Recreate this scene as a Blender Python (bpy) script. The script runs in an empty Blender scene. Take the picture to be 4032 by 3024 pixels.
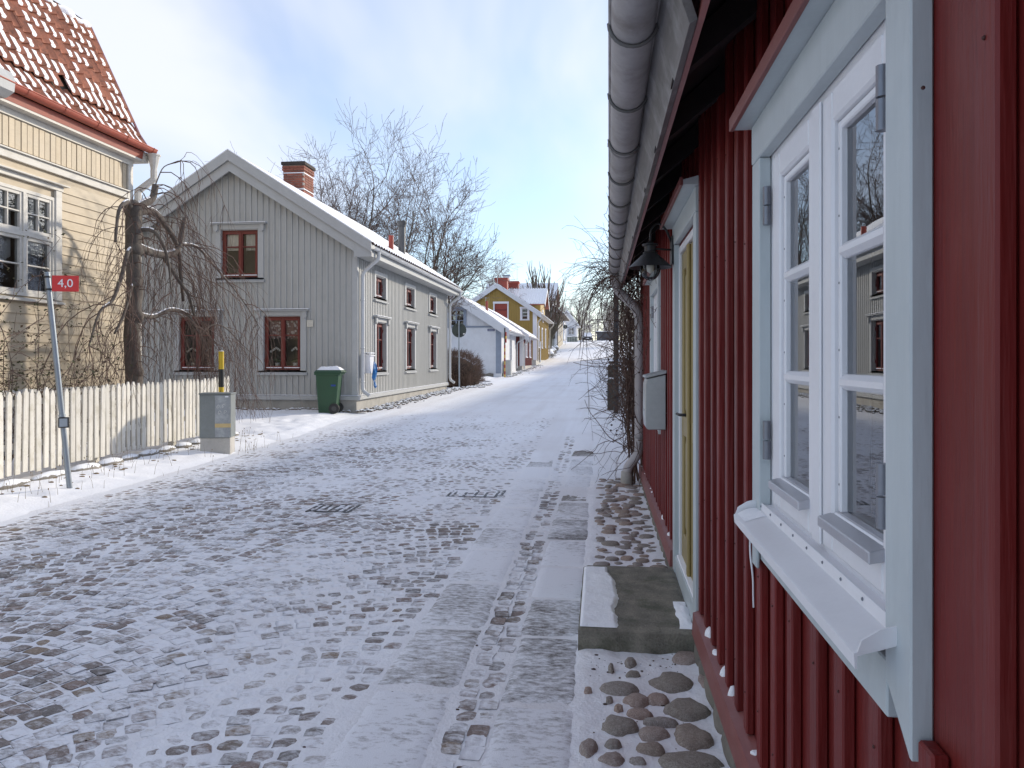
import bpy, bmesh, math, random
import numpy as np
from mathutils import Vector, Matrix, Quaternion
random.seed(11); np.random.seed(11)
R = math.radians
scene = bpy.context.scene
COL = scene.collection

# ------------------------------------------------------------------ camera
EYE = 1.5
YAW = math.atan(89/769)
cam_d = bpy.data.cameras.new('camera'); cam = bpy.data.objects.new('camera', cam_d); COL.objects.link(cam)
cam.location = (0, 0, EYE); cam.rotation_euler = (R(90), 0, YAW)
cam_d.sensor_width = 36; cam_d.lens = 36*769/1024
cam_d.shift_y = -24/1024
cam_d.clip_start = .05; cam_d.clip_end = 3000
scene.camera = cam

# ------------------------------------------------------------------ sky, sun, exposure
SUN_AZ, SUN_EL = R(40), R(20)          # azimuth measured from the street direction (+Y) towards +X
sd = Vector((math.sin(SUN_AZ)*math.cos(SUN_EL), math.cos(SUN_AZ)*math.cos(SUN_EL), math.sin(SUN_EL)))
world = bpy.data.worlds.new('World'); scene.world = world; world.use_nodes = True
wn, wl_ = world.node_tree.nodes, world.node_tree.links
bg = wn['Background']
sky = wn.new('ShaderNodeTexSky'); sky.sky_type = 'NISHITA'; sky.sun_disc = False
sky.sun_elevation = SUN_EL; sky.sun_rotation = SUN_AZ; sky.air_density = 1.0; sky.dust_density = .6; sky.ozone_density = 3.0
tc = wn.new('ShaderNodeTexCoord')
mp = wn.new('ShaderNodeMapping'); mp.inputs['Scale'].default_value = (1.1, 1.1, 1.4); mp.inputs['Location'].default_value = (.35, .2, .1)
wl_.new(tc.outputs['Generated'], mp.inputs['Vector'])
cn = wn.new('ShaderNodeTexNoise'); cn.inputs['Scale'].default_value = 1.7; cn.inputs['Detail'].default_value = 5; cn.inputs['Roughness'].default_value = .5
cn.inputs['Distortion'].default_value = .5
wl_.new(mp.outputs[0], cn.inputs['Vector'])
cr = wn.new('ShaderNodeValToRGB'); cr.color_ramp.interpolation = 'EASE'
cr.color_ramp.elements[0].position = .36; cr.color_ramp.elements[0].color = (.16, .16, .16, 1)
cr.color_ramp.elements[1].position = .70; cr.color_ramp.elements[1].color = (.86, .86, .86, 1)
wl_.new(cn.outputs['Fac'], cr.inputs['Fac'])
cmix = wn.new('ShaderNodeMix'); cmix.data_type = 'RGBA'
wl_.new(cr.outputs['Color'], cmix.inputs[0])
wl_.new(sky.outputs[0], cmix.inputs[6])
cmix.inputs[7].default_value = (4.75, 4.85, 5.5, 1)          # thin bright winter cloud
wl_.new(cmix.outputs[2], bg.inputs['Color'])
bg.inputs['Strength'].default_value = .113
sun_d = bpy.data.lights.new('sun', 'SUN'); sun_d.energy = 2.0; sun_d.angle = R(2.5); sun_d.color = (1, .9, .75)
sun = bpy.data.objects.new('sun', sun_d); COL.objects.link(sun)
sun.rotation_euler = (-sd).to_track_quat('-Z', 'Y').to_euler(); sun.location = (20, 30, 40)
vs = scene.view_settings
vs.view_transform = 'Standard'; vs.look = 'None'; vs.gamma = 1; vs.exposure = .95; vs.use_curve_mapping = False
scene.render.engine = 'CYCLES'
scene.cycles.max_bounces = 8; scene.cycles.transparent_max_bounces = 16

# ------------------------------------------------------------------ noise for relief
_perm = np.random.RandomState(5).rand(256, 256)
def vnoise(x, y):
    x = np.asarray(x, float); y = np.asarray(y, float)
    xi = np.floor(x).astype(int); yi = np.floor(y).astype(int)
    fx = x-xi; fy = y-yi; fx = fx*fx*(3-2*fx); fy = fy*fy*(3-2*fy)
    g = lambda i, j: _perm[i & 255, j & 255]
    return (g(xi, yi)*(1-fx)+g(xi+1, yi)*fx)*(1-fy)+(g(xi, yi+1)*(1-fx)+g(xi+1, yi+1)*fx)*fy
def fbm(x, y, o=4, g=.5):
    s = 0; a = 1; t = 0
    for i in range(o):
        s = s+a*vnoise(np.asarray(x)*2**i+17*i, np.asarray(y)*2**i+31*i); t += a; a *= g
    return s/t-.5

# ------------------------------------------------------------------ mesh builder
class Frame:
    """o: origin, A: along the wall, N: outward, Z up"""
    def __init__(s, o, A=(1, 0, 0), N=(0, 1, 0)):
        s.o = Vector(o); s.A = Vector(A); s.N = Vector(N); s.Z = Vector((0, 0, 1))
    def __call__(s, a, n, z): return s.o+s.A*a+s.N*n+s.Z*z
W0 = Frame((0, 0, 0))

class MB:
    def __init__(s, F=W0): s.v = []; s.f = []; s.F = F; s.nofix = False
    def face(s, pts):
        b = len(s.v); s.v += [tuple(s.F(*p)) for p in pts]; s.f.append(tuple(range(b, b+len(pts)))); return s
    def hexa(s, P):
        b = len(s.v); s.v += [tuple(s.F(*p)) for p in P]
        for q in ((0, 3, 2, 1), (4, 5, 6, 7), (0, 1, 5, 4), (1, 2, 6, 5), (2, 3, 7, 6), (3, 0, 4, 7)): s.f.append(tuple(b+i for i in q))
        return s
    def box(s, a, n, z):
        (a0, a1), (n0, n1), (z0, z1) = a, n, z
        return s.hexa([(a0, n0, z0), (a1, n0, z0), (a1, n1, z0), (a0, n1, z0), (a0, n0, z1), (a1, n0, z1), (a1, n1, z1), (a0, n1, z1)])
    def prism(s, poly, d):
        """poly: list of (a,n,z); d: extrusion vector (a,n,z)"""
        b = len(s.v); k = len(poly)
        s.v += [tuple(s.F(*p)) for p in poly]
        s.v += [tuple(s.F(p[0]+d[0], p[1]+d[1], p[2]+d[2])) for p in poly]
        s.f.append(tuple(b+i for i in range(k))[::-1]); s.f.append(tuple(b+k+i for i in range(k)))
        for i in range(k): j = (i+1) % k; s.f.append((b+i, b+j, b+k+j, b+k+i))
        return s
    def tube(s, pts, rad, n=8, cap=True, half=None):
        pts = [Vector(s.F(*p)) for p in pts]
        if not hasattr(rad, '__len__'): rad = [rad]*len(pts)
        b0 = len(s.v); up = None
        for i, p in enumerate(pts):
            if i == 0: d = pts[1]-p
            elif i == len(pts)-1: d = p-pts[i-1]
            else: d = (pts[i+1]-p).normalized()+(p-pts[i-1]).normalized()
            if d.length < 1e-9: d = Vector((0, 0, 1))
            d.normalize()
            if up is None:
                up = Vector((0, 0, 1)) if abs(d.z) < .9 else Vector((1, 0, 0))
            a = up-d*up.dot(d)
            if a.length < 1e-6: a = d.orthogonal()
            a.normalize(); up = a; c = d.cross(a)
            for k in range(n):
                t = 2*math.pi*k/n
                q = p+(a*math.cos(t)+c*math.sin(t))*rad[i]; s.v.append((q.x, q.y, q.z))
        for i in range(len(pts)-1):
            for k in range(n):
                k2 = (k+1) % n
                s.f.append((b0+i*n+k, b0+i*n+k2, b0+(i+1)*n+k2, b0+(i+1)*n+k))
        if cap:
            s.f.append(tuple(b0+k for k in range(n))[::-1]); s.f.append(tuple(b0+(len(pts)-1)*n+k for k in range(n)))
        return s
    def lathe(s, c, prof, n=20):
        """prof: list of (r, z) about the vertical axis through c"""
        b0 = len(s.v); cx, cy, cz = s.F(*c)
        for r, z in prof:
            for k in range(n):
                t = 2*math.pi*k/n; s.v.append((cx+r*math.cos(t), cy+r*math.sin(t), cz+z))
        for i in range(len(prof)-1):
            for k in range(n):
                k2 = (k+1) % n; s.f.append((b0+i*n+k, b0+i*n+k2, b0+(i+1)*n+k2, b0+(i+1)*n+k))
        return s
    def grid(s, fn, us, ws):
        b0 = len(s.v); nu = len(us); nw = len(ws)
        for u in us:
            for w in ws: s.v.append(tuple(s.F(*fn(u, w))))
        for i in range(nu-1):
            for j in range(nw-1):
                a = b0+i*nw+j; s.f.append((a, a+nw, a+nw+1, a+1))
        return s
    def blob(s, c, r, sub=2, amp=.18, seed=0, flat=None, freq=1.6):
        bm = bmesh.new(); bmesh.ops.create_icosphere(bm, subdivisions=sub, radius=1); b0 = len(s.v)
        for v in bm.verts:
            p = v.co; q = 1+amp*2*float(fbm(p.x*freq+seed*3.1+p.z*freq*.7, p.y*freq+seed*1.7-p.z*freq*.5, 3))
            x, y, z = p.x*q*r[0], p.y*q*r[1], p.z*q*r[2]
            if flat is not None and z > flat: z = flat+(z-flat)*.25
            s.v.append(tuple(s.F(c[0]+x, c[1]+y, c[2]+z)))
        for f in bm.faces: s.f.append(tuple(b0+v.index for v in f.verts))
        bm.free(); return s
    def mesh(s, name, off=Vector((0, 0, 0)), smooth=False, bevel=0, fix=True):
        me = bpy.data.meshes.new(name)
        o = tuple(off)
        v = (np.array(s.v, dtype=np.float64)-np.array(o)).tolist() if s.v else []
        me.from_pydata(v, [], s.f)
        if fix or bevel:
            bm = bmesh.new(); bm.from_mesh(me)
            if fix: bmesh.ops.recalc_face_normals(bm, faces=bm.faces)
            if bevel:
                es = [e for e in bm.edges if len(e.link_faces) == 2 and e.calc_face_angle(0) > .6]
                bmesh.ops.bevel(bm, geom=es, offset=bevel, segments=1, affect='EDGES', clamp_overlap=True)
            bm.to_mesh(me); bm.free()
        if smooth:
            me.polygons.foreach_set('use_smooth', [True]*len(me.polygons))
            if smooth == 'auto':
                try: me.set_sharp_from_angle(angle=R(40))
                except Exception: pass
        me.update(); return me
    def build(s, name, mat, parent=None, smooth=False, bevel=0, fix=True, loc=None):
        off = wloc(parent) if parent else Vector((0, 0, 0))
        base = Vector(loc) if loc is not None else off
        me = s.mesh(name, base, smooth, bevel, fix)
        return put(name, me, mat, parent, base-off)

def wloc(o):
    p = Vector((0, 0, 0))
    while o is not None: p = p+o.location; o = o.parent
    return p
def put(name, me, mat, parent=None, loc=(0, 0, 0), rot=None, scale=None):
    o = bpy.data.objects.new(name, me); COL.objects.link(o)
    if mat is not None and not me.materials: me.materials.append(mat)
    o.parent = parent; o.location = loc
    if rot is not None: o.rotation_euler = rot
    if scale is not None: o.scale = scale
    return o
def piece(name, me, parent, wpos, rot=None, scale=None):
    return put(name, me, None, parent, Vector(wpos)-wloc(parent), rot, scale)
def thing(name, label, cat, loc=(0, 0, 0), group=None):
    o = bpy.data.objects.new(name, None); COL.objects.link(o); o.location = loc; o.empty_display_size = .2
    return tag(o, label, cat, group)
def tag(o, label=None, cat=None, group=None, kind=None):
    if label: o['label'] = label
    if cat: o['category'] = cat
    if group: o['group'] = group
    if kind: o['kind'] = kind
    return o
def copy_tree(o, parent=None):
    c = o.copy(); COL.objects.link(c); c.parent = parent
    for ch in o.children: copy_tree(ch, c)
    return c

# ------------------------------------------------------------------ materials
def nodes_of(name):
    m = bpy.data.materials.new(name); m.use_nodes = True
    nt = m.node_tree; return m, nt.nodes, nt.links, nt.nodes['Principled BSDF']
def coords(n, l, mode, scale=(1, 1, 1)):
    t = n.new('ShaderNodeTexCoord'); mpn = n.new('ShaderNodeMapping'); mpn.inputs['Scale'].default_value = scale
    if mode == 'world':
        g = n.new('ShaderNodeNewGeometry'); l.new(g.outputs['Position'], mpn.inputs['Vector'])
    else:
        oi = n.new('ShaderNodeObjectInfo'); vm = n.new('ShaderNodeVectorMath'); vm.operation = 'MULTIPLY_ADD'
        cb = n.new('ShaderNodeCombineXYZ')
        for i in range(3): l.new(oi.outputs['Random'], cb.inputs[i])
        l.new(cb.outputs[0], vm.inputs[0]); vm.inputs[1].default_value = (37, 53, 71); l.new(t.outputs['Object'], vm.inputs[2])
        l.new(vm.outputs[0], mpn.inputs['Vector'])
    return mpn.outputs[0]
def noise(n, l, vec, scale, detail=4, rough=.55):
    t = n.new('ShaderNodeTexNoise'); t.inputs['Scale'].default_value = scale; t.inputs['Detail'].default_value = detail; t.inputs['Roughness'].default_value = rough
    l.new(vec, t.inputs['Vector']); return t.outputs['Fac']
def ramp(n, l, fac, p0, p1, c0=(0, 0, 0, 1), c1=(1, 1, 1, 1)):
    r = n.new('ShaderNodeValToRGB'); r.color_ramp.elements[0].position = p0; r.color_ramp.elements[1].position = p1
    r.color_ramp.elements[0].color = c0; r.color_ramp.elements[1].color = c1; l.new(fac, r.inputs['Fac']); return r.outputs['Color']
def mixc(n, l, fac, a, b, mode='MIX'):
    m = n.new('ShaderNodeMix'); m.data_type = 'RGBA'; m.blend_type = mode
    for s, v in ((0, fac), (6, a), (7, b)):
        if hasattr(v, 'is_linked'): l.new(v, m.inputs[s])
        else: m.inputs[s].default_value = v if s == 0 else (*v[:3], 1)
    return m.outputs[2]
def math_(n, l, op, a, b=None, c=None):
    m = n.new('ShaderNodeMath'); m.operation = op
    for i, v in enumerate((a, b, c)):
        if v is None: continue
        if hasattr(v, 'is_linked'): l.new(v, m.inputs[i])
        else: m.inputs[i].default_value = v
    return m.outputs[0]
def bumpn(n, l, h, strength, dist=.01):
    b = n.new('ShaderNodeBump'); b.inputs['Strength'].default_value = strength; b.inputs['Distance'].default_value = dist
    l.new(h, b.inputs['Height']); return b.outputs['Normal']

def M(name, col, rough=.6, var=.15, scale=4, grain=60, bump=.15, stretch=(1, 1, 1), metal=0, rnd=.12, dirt=None, dirt_amt=.5, dirt_scale=2.5, mode='object', spec=.5, snow=0):
    m, n, l, b = nodes_of(name)
    vec = coords(n, l, mode, stretch)
    n1 = noise(n, l, vec, scale); n2 = noise(n, l, vec, grain, 3)
    lo = tuple(c*(1-var) for c in col); hi = tuple(min(1, c*(1+var)) for c in col)
    c = mixc(n, l, ramp(n, l, n1, .3, .7), lo, hi)
    c = mixc(n, l, .35, c, ramp(n, l, n2, .25, .75, (*[x*(1-var*1.5) for x in col], 1), (*[min(1, x*(1+var)) for x in col], 1)))
    if dirt:
        n3 = noise(n, l, coords(n, l, mode), dirt_scale, 6, .65)
        c = mixc(n, l, math_(n, l, 'MULTIPLY', ramp(n, l, n3, .5, .72), dirt_amt), c, dirt)
    if rnd:
        oi = n.new('ShaderNodeObjectInfo'); hs = n.new('ShaderNodeHueSaturation'); l.new(c, hs.inputs['Color'])
        l.new(math_(n, l, 'MULTIPLY_ADD', oi.outputs['Random'], 2*rnd, 1-rnd), hs.inputs['Value']); c = hs.outputs[0]
    if snow:
        g = n.new('ShaderNodeNewGeometry'); sx = n.new('ShaderNodeSeparateXYZ'); l.new(g.outputs['Normal'], sx.inputs[0])
        nn = noise(n, l, coords(n, l, 'world'), 9, 5)
        k = math_(n, l, 'MULTIPLY_ADD', nn, 1.2, sx.outputs['Z'])
        c = mixc(n, l, ramp(n, l, math_(n, l, 'MULTIPLY', k, .5), .675-snow/2, .75-snow/2), c, (.85, .87, .9))
    l.new(c, b.inputs['Base Color'])
    b.inputs['Metallic'].default_value = metal; b.inputs['Specular IOR Level'].default_value = spec
    l.new(math_(n, l, 'MULTIPLY_ADD', n1, .2, rough-.1), b.inputs['Roughness'])
    if bump: l.new(bumpn(n, l, n2, bump, .006), b.inputs['Normal'])
    return m

def glass_mat(name, ior=1.75, tint=(.9, .93, .95), wav=.0):
    m, n, l, b = nodes_of(name); n.remove(b); out = n['Material Output']
    fr = n.new('ShaderNodeFresnel'); fr.inputs['IOR'].default_value = ior
    tr = n.new('ShaderNodeBsdfTransparent'); tr.inputs['Color'].default_value = (*tint, 1)
    gl = n.new('ShaderNodeBsdfGlossy'); gl.inputs['Roughness'].default_value = .0
    gl.inputs['Color'].default_value = (.95, .97, 1, 1)
    if wav:
        nr = bumpn(n, l, noise(n, l, coords(n, l, 'object', (1, 1, 3)), 5, 2), wav, .02); l.new(nr, gl.inputs['Normal'])
    ms = n.new('ShaderNodeMixShader'); l.new(fr.outputs[0], ms.inputs[0]); l.new(tr.outputs[0], ms.inputs[1]); l.new(gl.outputs[0], ms.inputs[2])
    l.new(ms.outputs[0], out.inputs['Surface']); return m

def snow_mat(name, dirt=0, bscale=40, bump=.35):
    m, n, l, b = nodes_of(name); vec = coords(n, l, 'world')
    f = noise(n, l, vec, .55, 6, .6); f2 = noise(n, l, vec, bscale, 5, .65); f3 = noise(n, l, vec, 6, 5, .6)
    c = mixc(n, l, ramp(n, l, f3, .3, .75), (.88, .89, .92), (.93, .935, .95))
    if dirt:
        tr = noise(n, l, coords(n, l, 'world', (1.6, .07, 1)), 1.6, 5, .6)
        c = mixc(n, l, math_(n, l, 'MULTIPLY', ramp(n, l, tr, .45, .68), dirt*1.3), c, (.52, .46, .43))
        c = mixc(n, l, math_(n, l, 'MULTIPLY', ramp(n, l, f, .42, .7), dirt), c, (.5, .43, .38))
        c = mixc(n, l, math_(n, l, 'MULTIPLY', ramp(n, l, f2, .62, .7), dirt*.8), c, (.3, .26, .23))
    l.new(c, b.inputs['Base Color']); b.inputs['Roughness'].default_value = .75; b.inputs['Specular IOR Level'].default_value = .25
    h = math_(n, l, 'ADD', f2, math_(n, l, 'MULTIPLY', f3, 1.5)); l.new(bumpn(n, l, h, bump, .02), b.inputs['Normal'])
    return m

def stone_mat(name, dust=True, use_attr=False, thr=.5, base=((.36, .33, .31), (.42, .34, .30), (.30, .29, .28), (.44, .36, .27))):
    """granite with a dusting of snow blown over it"""
    m, n, l, b = nodes_of(name); vec = coords(n, l, 'world')
    if use_attr:
        at = n.new('ShaderNodeAttribute'); at.attribute_name = 'rnd'; rnd = at.outputs['Fac']
    else:
        oi = n.new('ShaderNodeObjectInfo'); rnd = oi.outputs['Random']
    r = n.new('ShaderNodeValToRGB'); r.color_ramp.interpolation = 'LINEAR'
    r.color_ramp.elements[0].color = (*base[0], 1); r.color_ramp.elements[1].color = (*base[3], 1); r.color_ramp.elements[1].position = 1
    for p, c in ((.35, base[1]), (.7, base[2])):
        e = r.color_ramp.elements.new(p); e.color = (*c, 1)
    l.new(rnd, r.inputs['Fac']); c = r.outputs['Color']
    sp = noise(n, l, vec, 230, 3, .6); c = mixc(n, l, ramp(n, l, sp, .35, .7), mixc(n, l, 1.0, c, (.55, .5, .48), 'MULTIPLY'), c)
    sp2 = noise(n, l, vec, 75, 3, .6); c = mixc(n, l, ramp(n, l, sp2, .42, .62), mixc(n, l, 1.0, c, (.8, .76, .74), 'MULTIPLY'), c)
    f = noise(n, l, vec, 14, 5, .6)
    if dust:
        lo = noise(n, l, vec, .7, 4, .55)
        fine = noise(n, l, coords(n, l, 'world', (.55, 1.1, 1)), 34, 6, .72)
        k = math_(n, l, 'ADD', math_(n, l, 'MULTIPLY', lo, 1.0), math_(n, l, 'MULTIPLY', fine, 1.1))
        k = math_(n, l, 'ADD', k, math_(n, l, 'MULTIPLY', math_(n, l, 'FRACT', math_(n, l, 'MULTIPLY', rnd, 7.31)), .34))
        c = mixc(n, l, ramp(n, l, math_(n, l, 'MULTIPLY', k, .5), (thr+.50)/2, (thr+.80)/2), c, (.86, .87, .9))
    l.new(c, b.inputs['Base Color']); b.inputs['Roughness'].default_value = .7
    l.new(bumpn(n, l, math_(n, l, 'ADD', f, sp), .5, .008), b.inputs['Normal'])
    return m

SNOW = snow_mat('snow'); SNOW_ROAD = snow_mat('trodden_snow', .16, 55, .5)
GLASS = glass_mat('window_glass', 2.9); GLASS_OLD = glass_mat('old_window_glass', 2.3, wav=.25)
GLASS_G = glass_mat('plain_window_glass', 1.6)
RED = M('red_paint', (.15, .013, .011), .48, .26, 4, 60, .55, (1, 1, .07), rnd=.09, dirt=(.2, .045, .038), dirt_amt=.5, dirt_scale=3.5, spec=.35)
EAVES_SHADE = M('eaves_shadow_black', (.02, .013, .013), .8)  # near black: the shadow under the eaves is put into this colour
PALE = M('pale_blue_paint', (.49, .54, .55), .45, .06, 6, 50, .2, (1, 1, .2), rnd=.03, dirt=(.33, .4, .42), dirt_amt=.35)
WHITE = M('white_paint', (.78, .78, .8), .35, .04, 5, 60, .08, rnd=.03)
WHITE_OLD = M('weathered_white_paint', (.66, .65, .62), .55, .1, 6, 40, .3, (1, 1, .2), rnd=.06, dirt=(.42, .4, .35), dirt_amt=.4)
ZINC = M('weathered_zinc', (.36, .345, .345), .6, .2, 4, 30, .15, metal=.1, rnd=.06, dirt=(.16, .14, .12), dirt_amt=.75, dirt_scale=5)
BRKT = M('gutter_bracket_steel', (.13, .125, .12), .6, .2)
FASCIA = M('weathered_fascia', (.21, .2, .195), .7, .35, 6, 40, .3, (1, .12, 1), dirt=(.42, .42, .42), dirt_amt=.6, dirt_scale=6)
OCHRE = M('ochre_paint', (.30, .23, .09), .45, .12, 4, 50, .2, (1, 1, .15), rnd=.03)
IRON = M('black_iron', (.035, .035, .038), .5, .3, 12, 80, .3, metal=.3, dirt=(.11, .1, .09), dirt_amt=.5, dirt_scale=10)
GALV = M('galvanised_steel', (.46, .49, .5), .38, .12, 5, 30, .05, metal=.6, rnd=.05, dirt=(.3, .32, .32), dirt_amt=.4)
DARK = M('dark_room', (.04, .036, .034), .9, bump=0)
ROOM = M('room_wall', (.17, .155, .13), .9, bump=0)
CURTAIN = M('white_curtain', (.75, .74, .7), .9, .1, 12, 60, 0)
FOUND = M('foundation_plaster', (.46, .44, .4), .85, .18, 3, 40, .4, dirt=(.2, .19, .16), dirt_amt=.6)
HINGE = M('grey_hinge_steel', (.2, .21, .24), .4, .08, metal=.5)
# ================================================================== ground and street
_py = np.array([-40, 0, 10, 18.7, 30, 46.5, 55, 68, 76, 94, 105, 118, 130, 150, 220, 600, 2500.])
_pz = np.array([-.3, 0, .06, .22, .34, .46, .70, .98, 1.32, 2.15, 3.05, 3.92, 4.6, 5.3, 6.4, 8, 10.])
def _tang():
    d = np.diff(_pz)/np.diff(_py); m = np.concatenate([[d[0]], 2*d[1:]*d[:-1]/(d[1:]+d[:-1]+1e-9), [d[-1]]]); return m
_pm = _tang()
def street_z(y):
    y = np.asarray(y, float); i = np.clip(np.searchsorted(_py, y)-1, 0, len(_py)-2)
    h = _py[i+1]-_py[i]; t = (y-_py[i])/h; t2 = t*t; t3 = t2*t
    return (2*t3-3*t2+1)*_pz[i]+(t3-2*t2+t)*h*_pm[i]+(-2*t3+3*t2)*_pz[i+1]+(t3-t2)*h*_pm[i+1]
def sz(y): return float(street_z(y))

def np_mesh(name, verts, faces, mat, parent=None, smooth=True, kind=None, attr=None):
    me = bpy.data.meshes.new(name)
    me.vertices.add(len(verts)); me.vertices.foreach_set('co', np.asarray(verts, np.float32).ravel())
    faces = np.asarray(faces); k = faces.shape[1]
    me.loops.add(faces.size); me.loops.foreach_set('vertex_index', faces.ravel().astype(np.int32))
    me.polygons.add(len(faces)); me.polygons.foreach_set('loop_start', (np.arange(len(faces))*k).astype(np.int32))
    me.polygons.foreach_set('loop_total', np.full(len(faces), k, np.int32))
    me.polygons.foreach_set('use_smooth', np.full(len(faces), smooth))
    me.update(calc_edges=True)
    if attr is not None:
        a = me.attributes.new('rnd', 'FLOAT', 'POINT'); a.data.foreach_set('value', np.asarray(attr, np.float32))
    o = put(name, me, mat, parent)
    if kind: o['kind'] = kind
    return o
def sheet(name, xs, ys, zf, mat, kind='structure', parent=None):
    Xg, Yg = np.meshgrid(xs, ys, indexing='ij'); Zg = zf(Xg, Yg)
    v = np.stack([Xg, Yg, Zg], -1).reshape(-1, 3); nx, ny = len(xs), len(ys)
    i = (np.arange(nx-1)[:, None]*ny+np.arange(ny-1)[None]).ravel()
    f = np.stack([i, i+ny, i+ny+1, i+1], -1)
    return np_mesh(name, v, f, mat, parent, True, kind)
def steps(*segs):
    out = []
    for a, b, n in segs: out += list(np.linspace(a, b, n, endpoint=False))
    return np.array(out+[segs[-1][1]])
sm = lambda a, b, x: (lambda t: t*t*(3-2*t))(np.clip((x-a)/(b-a), 0, 1))

# the snowy ground, reaching the horizon
def ground_z(x, y):
    z = street_z(y)
    edge_l = -5.25+.25*fbm(y*.5, y*0+3, 3)-.9*sm(14, 20, y)+.35*sm(30, 38, y)*0
    edge_r = .35+.0*y
    out_l = sm(0, .8, edge_l-x); out_r = sm(0, .5, x-edge_r)*sm(9.2, 10.5, y)
    bump = .05*fbm(x*1.7, y*1.7, 4)+.035*fbm(x*5, y*5, 3)-.05*np.clip(fbm(x*3.3+9, y*3.3, 2)-.10, 0, .2)*3
    far = sm(30, 400, np.abs(x))*(8*fbm(x*.006, y*.006, 3)+4)
    return z-.05+(out_l+out_r)*(.085+bump)+far
gx = steps((-1500, -200, 14), (-200, -40, 16), (-40, -13, 20), (-13, -9, 20), (-9, -4.5, 75), (-4.5, 0, 8), (0, 3, 20), (3, 40, 20), (40, 200, 16), (200, 1500, 14))
gy = steps((-60, 0, 20), (0, 5, 15), (5, 22, 240), (22, 60, 60), (60, 200, 60), (200, 2500, 40))
ground = sheet('ground', gx, gy, ground_z, SNOW)

# trodden snow on the street
def snow_cover(x, y):
    """height of the snow over the stone tops"""
    bare = .5*sm(-.5, -2.6, x)*sm(13, 6, y)+.35*sm(-1.3, -.4, x)*sm(8, 3, y)
    soft = .0022*np.exp(-((x+1.75)/.55)**2)+.004*sm(-4.3, -5.4, x)
    h = -.0060+.0085*fbm(x*.9+4, y*.9, 3)+.0065*fbm(x*5, y*5, 3)+.007*fbm(x*22, y*22, 3)-.003*bare+soft
    h = h-.0016*sm(7, 3.5, y)+.003*sm(6, 16, y)+.007*sm(14, 20, y)
    # wheel and foot tracks along the slabs
    h = h-.004*np.exp(-((x+.55+.03*np.sin(y*1.3))/.05)**2)
    # the deeper snow between the field stones along the wall
    strip = sm(-.16, -.06, x)*sm(9.6, 9.0, y)
    return h+strip*(.012+.016*fbm(x*7, y*7, 3)*1.4+.02*sm(.32, .5, x)*.4)
def street_surf(x, y):
    return street_z(y)+snow_cover(x, y)-.02*sm(-5.2, -5.6, x)
sx_f = steps((-5.7, -4, 57), (-4, .52, 300))
street = sheet('street', sx_f, steps((1.6, 2.4, 30), (2.4, 6, 235), (6, 11, 165)), street_surf, SNOW_ROAD)
sheet('street_snow', steps((-5.7, .52, 110)), steps((11, 20, 150), (20, 40, 130)), street_surf, SNOW_ROAD, 'structure', street)
sheet('street_snow', steps((-6.2, .6, 40)), steps((40, 100, 100), (100, 160, 40), (160, 240, 20)), lambda x, y: street_surf(x, y)+.02*fbm(x*.8, y*.3, 2), SNOW_ROAD, 'structure', street)
sheet('street_snow', steps((-5.7, .52, 40)), steps((-12, 1.6, 60)), street_surf, SNOW_ROAD, 'structure', street)

# --- setts of the carriageway, laid in segmental arcs
ST_PART = stone_mat('granite_sett', True, False, .53); ST_STUFF = stone_mat('granite_sett_far', True, True, .53)
def sett_shape(seed):
    rs = np.random.RandomState(seed); n = 4
    t = np.linspace(-1, 1, n); gx_, gy_ = np.meshgrid(t, t, indexing='ij')
    e = np.maximum(np.abs(gx_), np.abs(gy_))
    z = -.20*e**8-.06*(gx_**2+gy_**2)+.10*(rs.rand(n, n)-.5)
    px = gx_*(1-.05*gy_**4)+.07*(rs.rand(n, n)-.5); py = gy_*(1-.05*gx_**4)+.07*(rs.rand(n, n)-.5)
    v = np.stack([px, py, z], -1).reshape(-1, 3)
    i = (np.arange(n-1)[:, None]*n+np.arange(n-1)[None]).ravel(); f = np.stack([i, i+n, i+n+1, i+1], -1)
    ring = [i_*n for i_ in range(n)]+[(n-1)*n+j for j in range(1, n)]+[i_*n+n-1 for i_ in range(n-2, -1, -1)]+[j for j in range(n-2, 0, -1)]
    low = v[ring].copy(); low[:, 2] = -2.2; b = len(v); v = np.concatenate([v, low]); k = len(ring)
    sf = np.array([[ring[q], ring[(q+1) % k], b+(q+1) % k, b+q] for q in range(k)])
    return v, np.concatenate([f, sf])
SETTS = [sett_shape(40+i) for i in range(10)]
sett_me = []
for v, f in SETTS:
    me = bpy.data.meshes.new('sett'); me.from_pydata(v.tolist(), [], f.tolist()); me.materials.append(ST_PART)
    me.polygons.foreach_set('use_smooth', [True]*len(me.polygons)); sett_me.append(me)
rs = np.random.RandomState(3)
setts = []
per, amp = 2.1, .42
y = 1.2
row = 0
while y < 21:
    x = -5.35+rs.rand()*.1
    while x < -1.1:
        w = .072+.036*rs.rand(); xc = x+w/2
        ph = (xc % per)/per*2-1
        yc = y+amp*(1-ph*ph)-.2; sl = math.atan(-2*amp*ph*2/per)
        setts.append((xc, yc+.012*rs.randn(), w/2*.99, .041*(.94+.12*rs.rand()), sl+.07*rs.randn(), rs.randint(10), .0017*rs.randn(), rs.rand()))
        x += w*math.cos(sl)+.014
    y += .098; row += 1
y = 1.2
while y < 14:                                            # the narrow strip of small setts between the slabs
    for xx in (-.585, -.49):
        setts.append((xx+.01*rs.randn(), y+.02*rs.randn(), .041, .045+.01*rs.rand(), .08*rs.randn(), rs.randint(10), .002*rs.randn()-.002, rs.rand()))
    y += .105
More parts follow.
